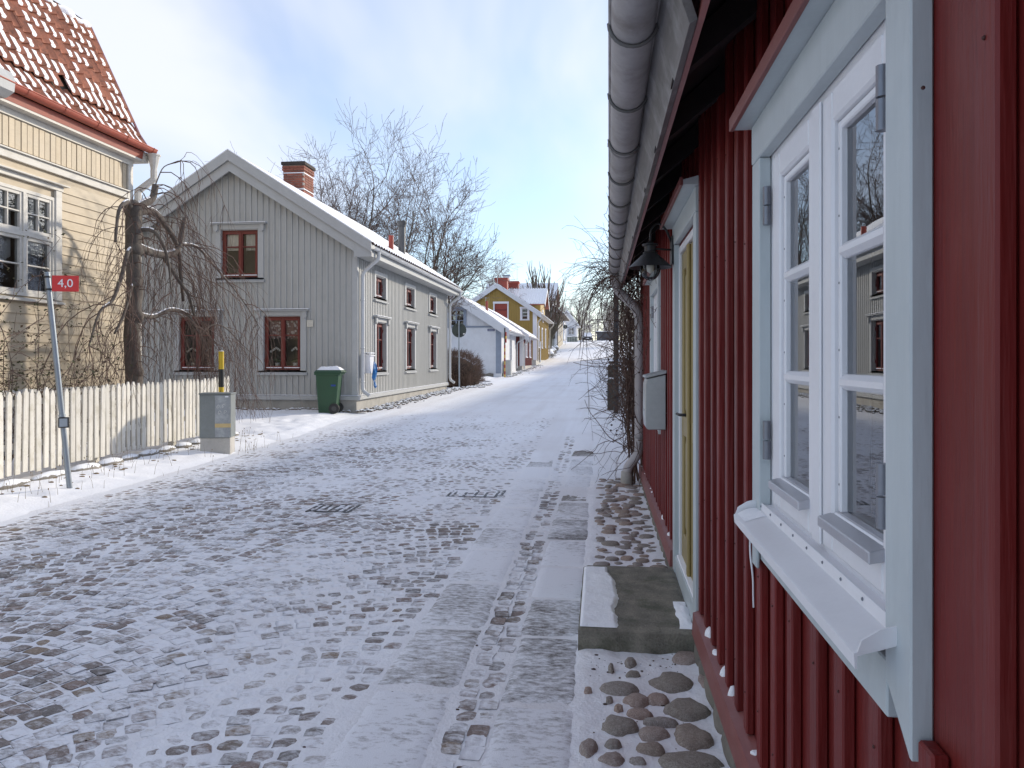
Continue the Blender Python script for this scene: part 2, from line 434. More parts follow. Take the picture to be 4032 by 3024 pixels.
def vis_key(s):
    x, y = s[0], s[1]; c, q = math.cos(YAW), math.sin(YAW)
    dep = y*c-x*q; lat = x*c+y*q
    if dep < 2.3 or abs(lat/dep)*769 > 530: return 1e6+y
    if EYE*769/dep+360 > 790: return 1e6+y
    return dep
setts.sort(key=vis_key)
def sett_z(s): return sz(s[1])+s[6]
for s in setts[:300]:
    piece('sett', sett_me[s[5]], street, (s[0], s[1], sett_z(s)), (0, 0, s[4]), (s[2], s[3], .022))
V, Fc, A, nb = [], [], [], 0
for s in setts[300:]:
    v, f = SETTS[s[5]]; c, q = math.cos(s[4]), math.sin(s[4])
    vv = v*np.array([s[2], s[3], .022]); vv = np.stack([vv[:, 0]*c-vv[:, 1]*q+s[0], vv[:, 0]*q+vv[:, 1]*c+s[1], vv[:, 2]+sett_z(s)], -1)
    V.append(vv); Fc.append(f+nb); nb += len(v); A.append(np.full(len(v), s[7]))
np_mesh('setts_beyond', np.concatenate(V), np.concatenate(Fc), ST_STUFF, street, True, 'stuff', np.concatenate(A))

# --- the two rows of granite slabs along the wall
SLAB = stone_mat('granite_slab', True, False, .50, ((.30, .28, .26), (.33, .305, .27), (.27, .26, .25), (.33, .31, .275)))
def slab_row(x0, x1, ys):
    for a, b in zip(ys[:-1], ys[1:]):
        m = MB(); xc, yc = (x0+x1)/2, (a+b)/2
        z = sz(yc)+.002*rs.randn()
        w = (x1-x0)/2-.006; h = (b-a)/2-.007
        def fn(u, w_, w=w, h=h):
            e = max(abs(u), abs(w_)); return (xc+u*w, yc+w_*h, z-.012*e**14+.003*float(fbm(u*2+xc*9, w_*4+yc, 3)))
        m.grid(fn, np.linspace(-1, 1, 11), np.linspace(-1, 1, 17))
        m.build('slab', SLAB, street, True, fix=False, loc=(xc, yc, z))
slab_row(-.445, -.09, [1.7, 2.45, 3.31, 4.13, 4.78, 5.5, 6.3, 7.1, 7.95, 8.8, 9.7, 10.5, 11.4, 12.3])
slab_row(-1.03, -.635, [1.6, 2.5, 3.42, 4.2, 5.05, 5.95, 6.7, 7.6, 8.5, 9.4, 10.3, 11.2])

# drain covers in the street
for (x, y, w, d, nm) in ((-2.62, 7.35, .22, .2, 'small'), (-1.35, 8.3, .3, .22, 'wide')):
    t = thing('drain_cover', 'cast iron drain cover set into the setts, the %s one half under snow' % ('smaller' if nm == 'small' else 'wider'), 'drain cover', (x, y, sz(y)))
    m = MB(); z = sz(y)
    m.box((x-w, x+w), (y-d, y-d+.03), (z-.03, z-.001)); m.box((x-w, x+w), (y+d-.03, y+d), (z-.03, z-.001))
    m.box((x-w, x-w+.03), (y-d+.031, y+d-.031), (z-.03, z-.001)); m.box((x+w-.03, x+w), (y-d+.031, y+d-.031), (z-.03, z-.001))
    m.build('rim', IRON, t)
    for k in range(5):
        m = MB(); xx = x-w+.07+k*(2*w-.14)/4; m.box((xx-.014, xx+.014), (y-d+.032, y+d-.032), (z-.03, z-.002)); m.build('bar', IRON, t)

# --- field stones along the wall
FIELD = stone_mat('field_stone', False, False, .5, ((.52, .41, .35), (.45, .42, .39), (.38, .35, .30), (.56, .44, .36)))
pavement = bpy.data.objects.new('pavement', None); COL.objects.link(pavement); pavement.location = (.2, 4, 0); pavement['kind'] = 'structure'
FS = [(0.141, 3.771, 0.056, 0.099), (0.047, 3.697, 0.028, 0.064), (0.15, 3.63, 0.068, 0.042), (0.083, 3.469, 0.174, 0.112), (0.32, 3.568, 0.187, 0.186), (0.153, 3.364, 0.105, 0.097), (0.245, 3.379, 0.099, 0.097), (0.355, 3.298, 0.19, 0.184), (0.164, 3.237, 0.109, 0.065), (0.071, 3.13, 0.157, 0.13), (0.239, 3.162, 0.14, 0.054), (0.205, 3.067, 0.12, 0.094), (0.358, 3.063, 0.156, 0.18), (0.045, 2.969, 0.068, 0.055), (0.185, 2.949, 0.123, 0.081), (-0.048, 2.935, 0.072, 0.114), (0.04, 2.86, 0.109, 0.071), (0.137, 2.849, 0.063, 0.037), (0.32, 2.863, 0.23, 0.139), (0.432, 3.865, 0.156, 0.127), (0.466, 3.585, 0.057, 0.139), (0.074, 3.275, 0.036, 0.034), (0.035, 3.347, 0.032, 0.03), (-0.057, 3.435, 0.037, 0.03)]
for i, (x, y, w, d) in enumerate(FS):
    hh = .035+.02*(i % 3); rz = .05 if w < .12 else .065
    m = MB(); z = sz(y)-rz*.45+.012
    m.blob((x, y, z), (w/2*1.06, d/2*1.1, rz), 3, .26, i, flat=rz*.7, freq=1.9)
    m.build('field_stone', FIELD, pavement, True, loc=(x, y, z))
rs2 = np.random.RandomState(8); placed = []
tries = 0
while len(placed) < 125 and tries < 6000:
    tries += 1
    y = 5.1+rs2.rand()**1.2*4.3; r = .035+.055*rs2.rand(); x = -.07+r+(.50-r*2+.04)*rs2.rand()
    if any((x-a)**2/1.0+(y-b)**2 < ((r+c)*.93)**2 for a, b, c in placed): continue
    placed.append((x, y, r))
fs_me = []
for k in range(8):
    m = MB(); m.blob((0, 0, 0), (1, 1, .75), 2, .2, k+30, flat=.4); me = m.mesh('field_stone', smooth=True); me.materials.append(FIELD); fs_me.append(me)
for i, (x, y, r) in enumerate(placed):
    piece('field_stone', fs_me[i % 8], pavement, (x, y, sz(y)-.006+.012*rs2.rand()), (0, 0, rs2.rand()*6), (r*1.05, r*(.8+.3*rs2.rand()), r*.75))
# a few stones on the near side, below the window
for i, (x, y, r) in enumerate([(.38, 2.35, .12), (.1, 2.3, .09), (.24, 2.1, .1), (.4, 2.0, .08), (.0, 2.05, .07)]):
    piece('field_stone', fs_me[i], pavement, (x, y, sz(y)), (0, 0, i), (r, r*.8, r*.6))

# dark crumbs, twigs and leaves lying on the snow
m = MB(); rs3 = np.random.RandomState(21)
LEAF = M('dead_leaf', (.06, .035, .022), .8, .4, 20)
for k in range(230):
    if k < 90: x = -.05+.45*rs3.rand(); y = 2.4+1.6*rs3.rand()**.7 if k < 55 else 3.62+.25*rs3.rand()
    else: y = 2.6+9*rs3.rand()**2; x = -4.5+4.4*rs3.rand()
    s = (.002+.005*rs3.rand()**3); z = float(street_surf(np.array(x), np.array(y)))
    m.blob((x, y, z+s*.3), (s*(1+rs3.rand()), s, s*.7), 1, .3, k)
m.build('debris', LEAF, None); bpy.data.objects['debris'].update_tag(); tag(bpy.data.objects['debris'], 'dark crumbs of soil and leaf scattered over the snow by the wall', 'debris', kind='stuff')
# ================================================================== building helpers
def wall_holes(m, a, n, z, holes):
    """slab a x z of thickness n with rectangular openings (a0,a1,z0,z1)"""
    As = sorted({a[0], a[1], *[h[0] for h in holes], *[h[1] for h in holes]}); As = [q for q in As if a[0] <= q <= a[1]]
    for p, q in zip(As[:-1], As[1:]):
        hs = sorted([(h[2], h[3]) for h in holes if h[0] < (p+q)/2 < h[1]]); z0 = z[0]
        for h0, h1 in hs:
            if h0 > z0: m.box((p, q), n, (z0, h0))
            z0 = h1
        if z[1] > z0: m.box((p, q), n, (z0, z[1]))
    return m
def spans(z0, z1, a, holes, pad=0):
    """vertical free spans of a line at position a"""
    hs = sorted([(h[2], h[3]) for h in holes if h[0]-pad < a < h[1]+pad]); out = []
    for h0, h1 in hs:
        if h0 > z0: out.append((z0, h0))
        z0 = max(z0, h1)
    if z1 > z0: out.append((z0, z1))
    return out
_batten_cache = {}
def batten(F, parent, a, z0, z1, w, n0, n1, mat, name='batten'):
    key = (F.A[:], F.N[:], round(z1-z0, 3), w, n0, n1, mat.name)
    if key not in _batten_cache:
        m = MB(Frame((0, 0, 0), F.A, F.N)); m.box((-w/2, w/2), (n0, n1), (0, z1-z0)); me = m.mesh(name, bevel=min(.004, w*.1)); me.materials.append(mat); _batten_cache[key] = me
    return piece(name, _batten_cache[key], parent, F(a, 0, z0))
def pane_quad(F, a0, a1, z0, z1, n):
    m = MB(F); m.face([(a0, n, z0), (a1, n, z0), (a1, n, z1), (a0, n, z1)])
    p = [Vector(q) for q in m.v]; nr = (p[1]-p[0]).cross(p[2]-p[0])
    if nr.dot(F.N) < 0: m.f[0] = m.f[0][::-1]
    return m
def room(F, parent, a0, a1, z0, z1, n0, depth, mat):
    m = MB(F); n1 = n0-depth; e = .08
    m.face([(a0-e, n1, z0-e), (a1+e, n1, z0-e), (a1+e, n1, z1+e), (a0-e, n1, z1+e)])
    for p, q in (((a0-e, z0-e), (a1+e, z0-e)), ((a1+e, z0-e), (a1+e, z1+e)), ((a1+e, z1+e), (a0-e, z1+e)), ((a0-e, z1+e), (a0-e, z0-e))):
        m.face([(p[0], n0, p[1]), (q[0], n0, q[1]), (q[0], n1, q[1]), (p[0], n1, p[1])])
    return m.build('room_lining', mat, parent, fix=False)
def sash(F, win, a0, a1, z0, z1, n0, n1, st, mat, glass, rows=1, cols=1, mw=.025, rowpos=None, bev=.004):
    m = MB(F)
    m.box((a0, a0+st), (n0, n1), (z0, z1)); m.box((a1-st, a1), (n0, n1), (z0, z1))
    m.box((a0+st, a1-st), (n0, n1), (z0, z0+st)); m.box((a0+st, a1-st), (n0, n1), (z1-st, z1))
    s = m.build('sash', mat, win, bevel=bev)
    ia0, ia1, iz0, iz1 = a0+st, a1-st, z0+st, z1-st
    zs = [iz0+(iz1-iz0)*k/rows for k in range(1, rows)] if rowpos is None else rowpos
    as_ = [ia0+(ia1-ia0)*k/cols for k in range(1, cols)]
    for zz in zs: MB(F).box((ia0, ia1), (n0+.004, n1-.004), (zz-mw/2, zz+mw/2)).build('muntin', mat, win, bevel=bev)
    for aa in as_: MB(F).box((aa-mw/2, aa+mw/2), (n0+.006, n1-.006), (iz0, iz1)).build('muntin', mat, win)
    ze = [iz0]+zs+[iz1]; ae = [ia0]+as_+[ia1]; nn = (n0+n1)/2-.003
    for i in range(len(ze)-1):
        for j in range(len(ae)-1):
            pane_quad(F, ae[j], ae[j+1], ze[i], ze[i+1], nn).build('pane', glass, win, fix=False)
    return s
def gutter_mesh(p0, p1, r, n=10, lip=.008, sag=0):
    """half-round gutter from p0 to p1 (world), open to the top"""
    m = MB(); p0, p1 = Vector(p0), Vector(p1); d = (p1-p0).normalized(); s = Vector((d.y, -d.x, 0)).normalized()
    L = (p1-p0).length
    for rr, sgn in ((r, 1), (r-.006, -1)):
        b = len(m.v)
        for p in (p0, p1):
            for k in range(n+1):
                t = math.pi*k/n; q = p+s*(-math.cos(t)*rr)+Vector((0, 0, -math.sin(t)*rr)); m.v.append(tuple(q))
        for k in range(n): m.f.append((b+k, b+k+1, b+n+1+k+1, b+n+1+k))
    for sg in (-1, 1): m.tube([tuple(p0+s*sg*r), tuple(p1+s*sg*r)], lip, 6)
    return m
def bend(pts, rad, k=5):
    """round the corners of a polyline"""
    pts = [Vector(p) for p in pts]; out = [pts[0]]
    for i in range(1, len(pts)-1):
        a, b, c = pts[i-1], pts[i], pts[i+1]; r = min(rad, (a-b).length*.48, (c-b).length*.48)
        p, q = b+(a-b).normalized()*r, b+(c-b).normalized()*r
        for t in range(k+1):
            t /= k; out.append(p*(1-t)**2+b*2*t*(1-t)+q*t*t)
    out.append(pts[-1]); return [tuple(p) for p in out]
_T = {}
def text_mesh(txt, size, extrude=.001):
    c = bpy.data.curves.new('txt', 'FONT'); c.body = txt; c.size = size; c.extrude = extrude; c.align_x = 'CENTER'; c.align_y = 'CENTER'
    o = bpy.data.objects.new('txt', c); COL.objects.link(o); bpy.context.view_layer.update()
    me = bpy.data.meshes.new_from_object(o.evaluated_get(bpy.context.evaluated_depsgraph_get())); bpy.data.objects.remove(o); bpy.data.curves.remove(c); return me
def tree_gen(mb_t, mb_c, p, d, L, r, depth, prm, rnd):
    """recursive bare branches; thick ones into mb_t, twigs into mb_c"""
    k = max(2, int(3+L*prm.get('seg', 1.5))) if depth < prm['maxd'] else prm.get('tipseg', 3)
    pts = [p.copy()]; rad = [r]; q = p.copy(); dd = d.copy(); e = prm.get('taper', .55)
    for i in range(k):
        w = prm['wob']*(1 if depth else .4)
        dd = dd+Vector((rnd.gauss(0, w), rnd.gauss(0, w), rnd.gauss(0, w)))+Vector((0, 0, prm['grav'](depth)))
        dd.normalize(); q = q+dd*(L/k); pts.append(q.copy()); rad.append(max(prm['rmin'], r*(1-(1-e)*(i+1)/k)))
    (mb_t if r > prm['rsplit'] else mb_c).tube([tuple(v) for v in pts], rad, 7 if r > .05 else (5 if r > .02 else 3), cap=False)
    if depth >= prm['maxd']: return
    n = prm['n'](depth, rnd)
    for j in range(n):
        t = rnd.uniform(prm.get('t0', .3) if depth else prm.get('t00', .45), 1.0) if j < n-1 else 1.0
        i = min(k, max(1, int(t*k))); base = pts[i]; ddir = (pts[i]-pts[i-1]).normalized()
        ax = ddir.orthogonal().normalized(); ax.rotate(Quaternion(ddir, rnd.uniform(0, 6.283)))
        ang = rnd.gauss(prm['ang'](depth), .12)*(1 if j < n-1 else .45)
        nd = ddir.copy(); nd.rotate(Quaternion(ax, ang)); nd.z += prm.get('up', 0); nd.normalize()
        tree_gen(mb_t, mb_c, base, nd, L*rnd.uniform(*prm['lr']), max(prm['rmin'], rad[i]*rnd.uniform(.55, .75) if j < n-1 else rad[i]*.9), depth+1, prm, rnd)
# ================================================================== the red house along the right side
red = thing('red_house', 'dark red board and batten house with pale blue trim along the street', 'house', (.5, 4, 0))
RF = Frame((.5, 0, 0), (0, 1, 0), (-1, 0, 0))               # a = world Y, n = towards the street
Y0, Y1 = -3.2, 9.3
HOLES = [(1.265, 2.37, 1.05, 2.115), (3.96, 5.02, .16, 2.22), (6.43, 7.41, 1.05, 2.115)]
CAS = [(1.225, 2.445, .93, 2.24), (3.88, 5.10, .16, 2.38), (6.34, 7.5, .93, 2.24)]
m = MB(RF); wall_holes(m, (Y0, Y1), (-.12, 0), (.2, 3.0), HOLES); wall = m.build('wall', RED, red)
a = Y0+.1; i = 0
bat = []
k = 0
a = 1.205-.2*21
while a < Y1-.05:
    jj = .012*math.sin(k*2.3)
    for z0, z1 in spans(.27+.008*math.sin(k), 2.9, a, CAS, .02):
        batten(RF, red, a+jj, z0, z1, .056+.004*math.sin(k*1.7), .001, .027, RED)
    a += .2; k += 1
m = MB(RF); m.box((Y1-.1, Y1+.02), (.0015, .034), (.26, 2.9)); m.build('corner_board', RED, red, bevel=.004)
nail_m = MB(); nail_m.blob((0, 0, 0), (.0035, .0035, .0035), 1, 0); NAIL = nail_m.mesh('nail', smooth=True); NAIL.materials.append(M('rusty_nail', (.07, .025, .02), .7))
for k in range(16):
    a = 1.005+.2*k
    for z in (.42, .83, 1.9, 2.3):
        if spans(z-.01, z+.01, a, CAS, .02): piece('nail', NAIL, red, RF(a+.012*math.sin((k+20)*2.3)+.006*math.sin(k*z*7), .0275, z+.05*math.sin(k*3.1)))
# end wall and back
m = MB(); m.box((.5, 4.7), (Y1-.1, Y1), (.2, 2.9)); m.prism([(.5, Y1-.1, 2.9), (4.7, Y1-.1, 2.9), (2.6, Y1-.1, 4.45)], (0, .1, 0)); m.build('end_wall', RED, red)
m = MB(); m.box((4.6, 4.7), (Y0, Y1-.11), (.2, 2.9)); m.build('rear_wall', RED, red)
m = MB(); m.box((.5, 4.6), (Y0, Y0+.1), (.2, 2.9)); m.build('end_wall', RED, red)
# sloping base board with a drip, foundation of boulders below
m = MB(RF); m.prism([(Y0, -.02, .27), (Y0, .004, .27), (Y0, .05, .255), (Y0, .055, .15), (Y0, .03, .15), (Y0, .0, .2), (Y0, -.02, .2)], (3.87-Y0, 0, 0)); 
BASE = M('red_baseboard', (.23, .07, .062), .5, .16, 3, 40, .25, (1, .2, 1), dirt=(.3, .16, .15), dirt_amt=.5)
m.build('base_board', BASE, red)
m = MB(RF); m.prism([(5.11, -.02, .27), (5.11, .004, .27), (5.11, .05, .255), (5.11, .055, .15), (5.11, .03, .15), (5.11, .0, .2), (5.11, -.02, .2)], (Y1-5.11, 0, 0)); m.build('base_board', BASE, red)
m = MB(RF); m.box((Y0, Y1), (-.2, .012), (-.25, .199)); m.build('foundation', FOUND, red)
FST = M('foundation_stone', (.2, .18, .15), .85, .3, 5, 60, .5, dirt=(.1, .1, .07), dirt_amt=.6)
rs4 = np.random.RandomState(4); y = 1.6; i = 0
while y < 9.2:
    w = .14+.2*rs4.rand()
    if not (3.9 < y+w/2 < 5.1):
        m = MB(); m.blob((.497, y+w/2, .06), (.045, w*.54, .10), 2, .15, i); m.build('foundation_stone', FST, red, True, loc=(.497, y+w/2, .06))
    y += w; i += 1
# snow caught on the base board between the battens
m = MB(RF); rs5 = np.random.RandomState(9)
for k in range(40):
    a = 1.3+k*.2
    if 3.8 < a < 5.15 or rs5.rand() < (.35 if 2.2 < a < 3.9 else .7): continue
    h = .008+.035*rs5.rand()**2; w = .03+.07*rs5.rand(); a += .07*(rs5.rand()-.5)
    m.blob((a, .014, .262), (w*.5, .02, h*.9), 2, .3, k)
o = m.build('lodged_snow', SNOW, red, True); o['kind'] = 'stuff'

# roof with deep eaves, their shadow painted in as near black
def roof_z(x): return 2.46+(x-.2)*.86
m = MB(); 
m.prism([(.2, Y0-.2, 2.455), (2.62, Y0-.2, roof_z(2.62)), (5.04, Y0-.2, 2.455), (5.04, Y0-.2, 2.63), (2.62, Y0-.2, roof_z(2.62)+.19), (.2, Y0-.2, 2.63)], (0, Y1-Y0+.35, 0)); m.build('roof', EAVES_SHADE, red)
m = MB(); m.prism([(.1, Y0-.2, 2.64), (2.62, Y0-.2, roof_z(2.62)+.2), (5.14, Y0-.2, 2.64), (5.14, Y0-.2, 2.70), (2.62, Y0-.2, roof_z(2.62)+.27), (.1, Y0-.2, 2.70)], (0, Y1-Y0+.35, 0)); m.build('roof_snow', SNOW, red)
for k in range(17):                                       # rafters under the eaves
    y = Y0+.3+k*.76
    m = MB(); m.prism([(.22, y, 2.36), (.22, y, 2.45), (.5, y, roof_z(.5)-.006), (.5, y, roof_z(.5)-.13)], (0, .07, 0)); m.build('rafter', EAVES_SHADE, red)
# fascia: grey board turning up behind the gutter, with red lower edge
m = MB(); m.prism([(.125, Y0-.2, 2.66), (.165, Y0-.2, 2.63), (.245, Y0-.2, 2.37), (.225, Y0-.2, 2.36)], (0, 5.2, 0)); m.build('fascia_board', FASCIA, red)
m = MB(); m.prism([(.125, 2.004, 2.66), (.165, 2.004, 2.63), (.245, 2.004, 2.37), (.225, 2.004, 2.36)], (0, 3.2, 0)); m.build('fascia_board', FASCIA, red)
m = MB(); m.prism([(.125, 5.208, 2.66), (.165, 5.208, 2.63), (.245, 5.208, 2.37), (.225, 5.208, 2.36)], (0, 4.1, 0)); m.build('fascia_board', FASCIA, red)
m = MB(); m.prism([(.247, Y0-.2, 2.372), (.262, Y0-.2, 2.368), (.275, Y0-.2, 2.44), (.26, Y0-.2, 2.45)], (0, Y1-Y0+.3, 0)); m.build('eaves_trim', BASE, red)
# half-round gutter with brackets
g0, g1 = Vector((.04, Y0-.3, 2.545)), Vector((.165, 9.2, 2.52))
gut = gutter_mesh(g0, g1, .068, 12, .009).build('gutter', ZINC, red, True, fix=False)
dg = (g1-g0).normalized(); sg = Vector((dg.y, -dg.x, 0)).normalized()
y = Y0; 
while y < 9.1:
    t = (y-g0.y)/(g1.y-g0.y); c = g0.lerp(g1, t); m = MB()
    pts = [tuple(c+sg*(-math.cos(math.pi*k/12)*.074)+Vector((0, 0, -math.sin(math.pi*k/12)*.074))) for k in range(13)]
    m.tube(pts+[tuple(c+sg*.075+Vector((.03, 0, .05)))], .0065, 6); m.build('gutter_bracket', BRKT, gut, True)
    y += .62
for yj in (1.95, 3.7, 5.9, 7.9):                           # lapped joints
    t = (yj-g0.y)/(g1.y-g0.y); c = g0.lerp(g1, t); gutter_mesh(c, c+dg*.03, .0715, 12, .010).build('gutter_joint', ZINC, gut, True, fix=False)
dp = MB(); dp.tube(bend([(.165, 8.95, 2.5), (.165, 8.95, 2.33), (.435, 8.95, 2.07), (.435, 8.95, .42), (.30, 8.95, .27), (.29, 8.95, .12)], .13), .052, 14)
PIPE = M('white_grey_pipe', (.5, .47, .47), .45, .1, 5, 40, .08, dirt=(.3, .25, .22), dirt_amt=.35)
pipe = dp.build('downpipe', PIPE, red, 'auto')
for z in (1.75, .62): MB().lathe((.435, 8.95, z), [(.050, -.02), (.057, -.018), (.057, .018), (.050, .02)], 14).build('pipe_clip', ZINC, pipe, True)
MB().lathe((.29, 8.95, .02), [(.0, .2), (.058, .2), (.066, .12), (.066, -.05), (.05, -.05)], 14).build('pipe_foot', FOUND, pipe, True)

# ---- windows of the red house
def red_window(a0, a1, z0, z1, full=True):
    """a0..a1, z0..z1: outer size of the white frame"""
    w = MB(RF)
    fw = .075; n0, n1 = -.10, -.001
    w.box((a0, a0+fw), (n0, n1), (z0, z1)); w.box((a1-fw, a1), (n0, n1), (z0, z1))
    w.box((a0+fw, a1-fw), (n0, n1), (z1-.05, z1)); w.box((a0+fw, a1-fw), (n0, n1), (z0, z0+.06))
    win = w.build('window', WHITE, red, bevel=.004)
    mid = a0+.597*(a1-a0-.1)-.012
    for (s0, s1, sa, sb) in ((a0+.07, mid-.001, .085, .135), (mid+.001, a1-.076, .052, .085)):
        zb, zt = z0+.035, z1-.035; st = .09
        zi0, zi1 = zb+st, zt-st+.02
        m = MB(RF)
        m.box((s0, s0+sa), (-.075, .008), (zb, zt)); m.box((s1-sb, s1), (-.075, .008), (zb, zt))
        m.box((s0+sa, s1-sb), (-.075, .008), (zb, zi0)); m.box((s0+sa, s1-sb), (-.075, .008), (zi1, zt))
        m.build('sash', WHITE, win, bevel=.006)
        # inner stepped glazing bead
        m = MB(RF); b0, b1, c0, c1 = s0+sa+.001, s1-sb-.001, zi0+.001, zi1-.001
        m.box((b0, b0+.018), (-.03, -.004), (c0, c1)); m.box((b1-.018, b1), (-.03, -.004), (c0, c1)); m.box((b0+.019, b1-.019), (-.03, -.004), (c1-.018, c1)); m.build('glazing_bead', WHITE, win, bevel=.003)
        zr = [zi0+(zi1-zi0)*k/3 for k in (1, 2)]
        for zz in zr:
            m = MB(RF); m.prism([(b0+.019, -.03, zz-.02), (b0+.019, -.012, zz-.016), (b0+.019, .0, zz-.006), (b0+.019, .0, zz+.006), (b0+.019, -.012, zz+.016), (b0+.019, -.03, zz+.02)], (b1-b0-.038, 0, 0)); m.build('muntin', WHITE, win)
        ze = [zi0]+zr+[zi1]
        for p, q in zip(ze[:-1], ze[1:]): pane_quad(RF, s0+sa-.004, s1-sb+.004, p, q, -.018).build('pane', GLASS, win, fix=False)
        m = MB(RF); m.prism([(s0+sa-.012, -.02, zi0+.004), (s0+sa-.012, .035, zi0-.012), (s0+sa-.012, .035, zi0-.034), (s0+sa-.012, -.02, zi0-.022)], (s1-s0-sa-sb+.024, 0, 0)); m.build('drip_strip', M_DRIP, win, bevel=.002)
        for k in range(6):
            zz = zi0+.06+k*(zi1-zi0-.12)/5
            m = MB(RF); m.blob((s1-sb-.01, -.0038, zz), (.003, .0015, .003), 1, 0); m.build('screw', HINGE, win)
    m = MB(RF); m.box((mid-.068, mid-.0015), (.0085, .015), (z0+.036, z1-.036)); m.build('mullion', WHITE, win, bevel=.003)
    # casing
    cw = .105; o0, o1 = a0-.04, a1+.08
    for (p, q, lo) in ((o0, o0+cw, .9), (o1-cw, o1, .9)):
        m = MB(RF); sgn = 1 if p == o0 else -1
        edge = [(p, .0275, lo+.0), (q, .0275, lo+.0)] 
        zlo = (z0-.16, z0-.07) if p == o0 else (z0-.07, z0-.16)
        m.prism([(p, .001, zlo[0]), (q, .001, zlo[1]), (q, .001, z1-.015), (p, .001, z1-.015)], (0, .034, 0)); m.build('casing', PALE, win, bevel=.003)
    m = MB(RF); m.box((o0, o1), (.001, .037), (z1-.014, z1+.105)); m.build('head_casing', PALE, win, bevel=.003)
    m = MB(RF); m.box((a0+.001, a1-.001), (-.1, .022), (z0-.02, z0+.022)); m.build('sub_sill', WHITE, win, bevel=.003)
    m = MB(RF); m.box((o0+cw+.001, o1-cw-.001), (.001, .032), (z0-.14, z0-.045)); m.build('apron', PALE, win, bevel=.003)
    m = MB(RF); m.prism([(o0-.03, 0, z1+.106), (o0-.03, .085, z1+.106), (o0-.03, .085, z1+.13), (o0-.03, 0, z1+.15)], (o1-o0+.06, 0, 0)); cap = m.build('drip_cap', PALE, win)
    m = MB(RF); m.box((o0-.032, o1+.032), (.0855, .100), (z1+.102, z1+.142)); m.build('cap_edge', BASE, win, bevel=.002)
    # folded metal sill
    s0, s1 = o0+.055, o1-.055
    m = MB(RF); P = lambda a: [(a, .028, z0+.028), (a, .030, z0+.004), (a, .092, z0-.014), (a, .100, z0-.018), (a, .098, z0-.042), (a, .095, z0-.042), (a, .094, z0-.022), (a, .030, z0-.002), (a, .024, z0+.02)]
    m.prism(P(s0), (s1-s0, 0, 0)); m.build('sill', WHITE, win, 'auto')
    for aa in (s0, s1):
        m = MB(RF); m.prism([(aa-.002, .03, z0+.0), (aa-.002, .095, z0-.016), (aa-.002, .088, z0+.004), (aa-.002, .06, z0+.022), (aa-.002, .03, z0+.03)], (.004, 0, 0)); m.build('sill_end', WHITE, win)
    m = MB(RF); b = len(m.v)
    m.grid(lambda u, w_: (s1-.01-u*(.12), .031+w_*.06, z0+.005-.018*w_+.006*math.sin(math.pi*w_)*(1-u)), np.linspace(0, 1, 8), np.linspace(0, 1, 6)); m.build('sill_snow', SNOW, win, True)
    for k in range(9):
        m = MB(RF); m.blob((s0+.05+k*(s1-s0-.1)/8, .0295, z0+.017), (.004, .003, .004), 1, 0); m.build('screw', HINGE, win)
    for aa, sg_ in ((a0+.135, 1), (a1-.06, -1)):
        for zz in (z0+.16, z1-.22):
            m = MB(RF)
            for q in (0, .058): m.tube([(aa+sg_*-.01, .018, zz+q), (aa+sg_*-.01, .018, zz+q+.054)], .0115, 10)
            m.build('hinge', HINGE, win, 'auto')
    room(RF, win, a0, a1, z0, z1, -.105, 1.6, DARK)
    # pale inner lining of the window niche
    m = MB(RF); m.box((a0, a0+.02), (-.18, -.106), (z0, z1)); m.box((a1-.02, a1), (-.18, -.106), (z0, z1)); m.box((a0, a1), (-.18, -.106), (z0, z0+.02)); m.build('window_niche', PALE, win)
    return win
M_DRIP = M('aluminium_drip', (.5, .5, .53), .35, .06, metal=.5)
rw = red_window(1.265, 2.37, 1.05, 2.115)
m = MB(RF); m.tube(bend([(2.345, .06, 1.02), (2.345, .062, .93), (2.33, .055, .86), (2.355, .05, .80), (2.35, .05, .765)], .03), .0028, 6); m.build('dangling_wire', WHITE, rw, True)
m = MB(RF); m.box((2.335, 2.40), (.0355, .045), (.885, .99)); m.build('cable_cover', PALE, rw, bevel=.003)
red_window(6.43, 7.41, 1.05, 2.115)

# ---- ochre panelled door
door = MB(RF); door.box((4.02, 4.965), (-.07, -.03), (.255, 2.17)); door = door.build('door', OCHRE, red)
for (p, q) in ((4.022, 4.49), (4.496, 4.963)):
    m = MB(RF); s = .085
    m.box((p, p+s), (-.0295, -.008), (.257, 2.168)); m.box((q-s, q), (-.0295, -.008), (.257, 2.168))
    for z0, z1 in ((.257, .42), (1.03, 1.15), (2.06, 2.168)): m.box((p+s, q-s), (-.0295, -.008), (z0, z1))
    m.build('door_leaf', OCHRE, door, bevel=.006)
    for z0, z1 in ((.42, 1.03), (1.15, 2.06)):
        m = MB(RF); a_, b_, c_, d_ = p+s, q-s, z0, z1
        m.hexa([(a_+.012, -.0292, c_+.012), (b_-.012, -.0292, c_+.012), (b_-.012, -.0292, d_-.012), (a_+.012, -.0292, d_-.012), (a_+.05, -.016, c_+.05), (b_-.05, -.016, c_+.05), (b_-.05, -.016, d_-.05), (a_+.05, -.016, d_-.05)]); m.build('door_panel', OCHRE, door)
m = MB(RF); m.box((4.462, 4.525), (-.0075, .012), (.26, 2.165)); m.build('cover_strip', OCHRE, door, bevel=.006)
m = MB(RF); m.tube(bend([(4.56, -.008, 1.18), (4.56, .045, 1.18), (4.66, .05, 1.18)], .02), .009, 8); m.build('handle', IRON, door, True)
m = MB(RF); m.box((3.965, 4.018), (-.07, .008), (.2, 2.215)); m.box((4.968, 5.018), (-.07, .008), (.2, 2.215)); m.box((4.018, 4.968), (-.07, .008), (2.172, 2.215)); m.build('door_frame', WHITE, door, bevel=.004)
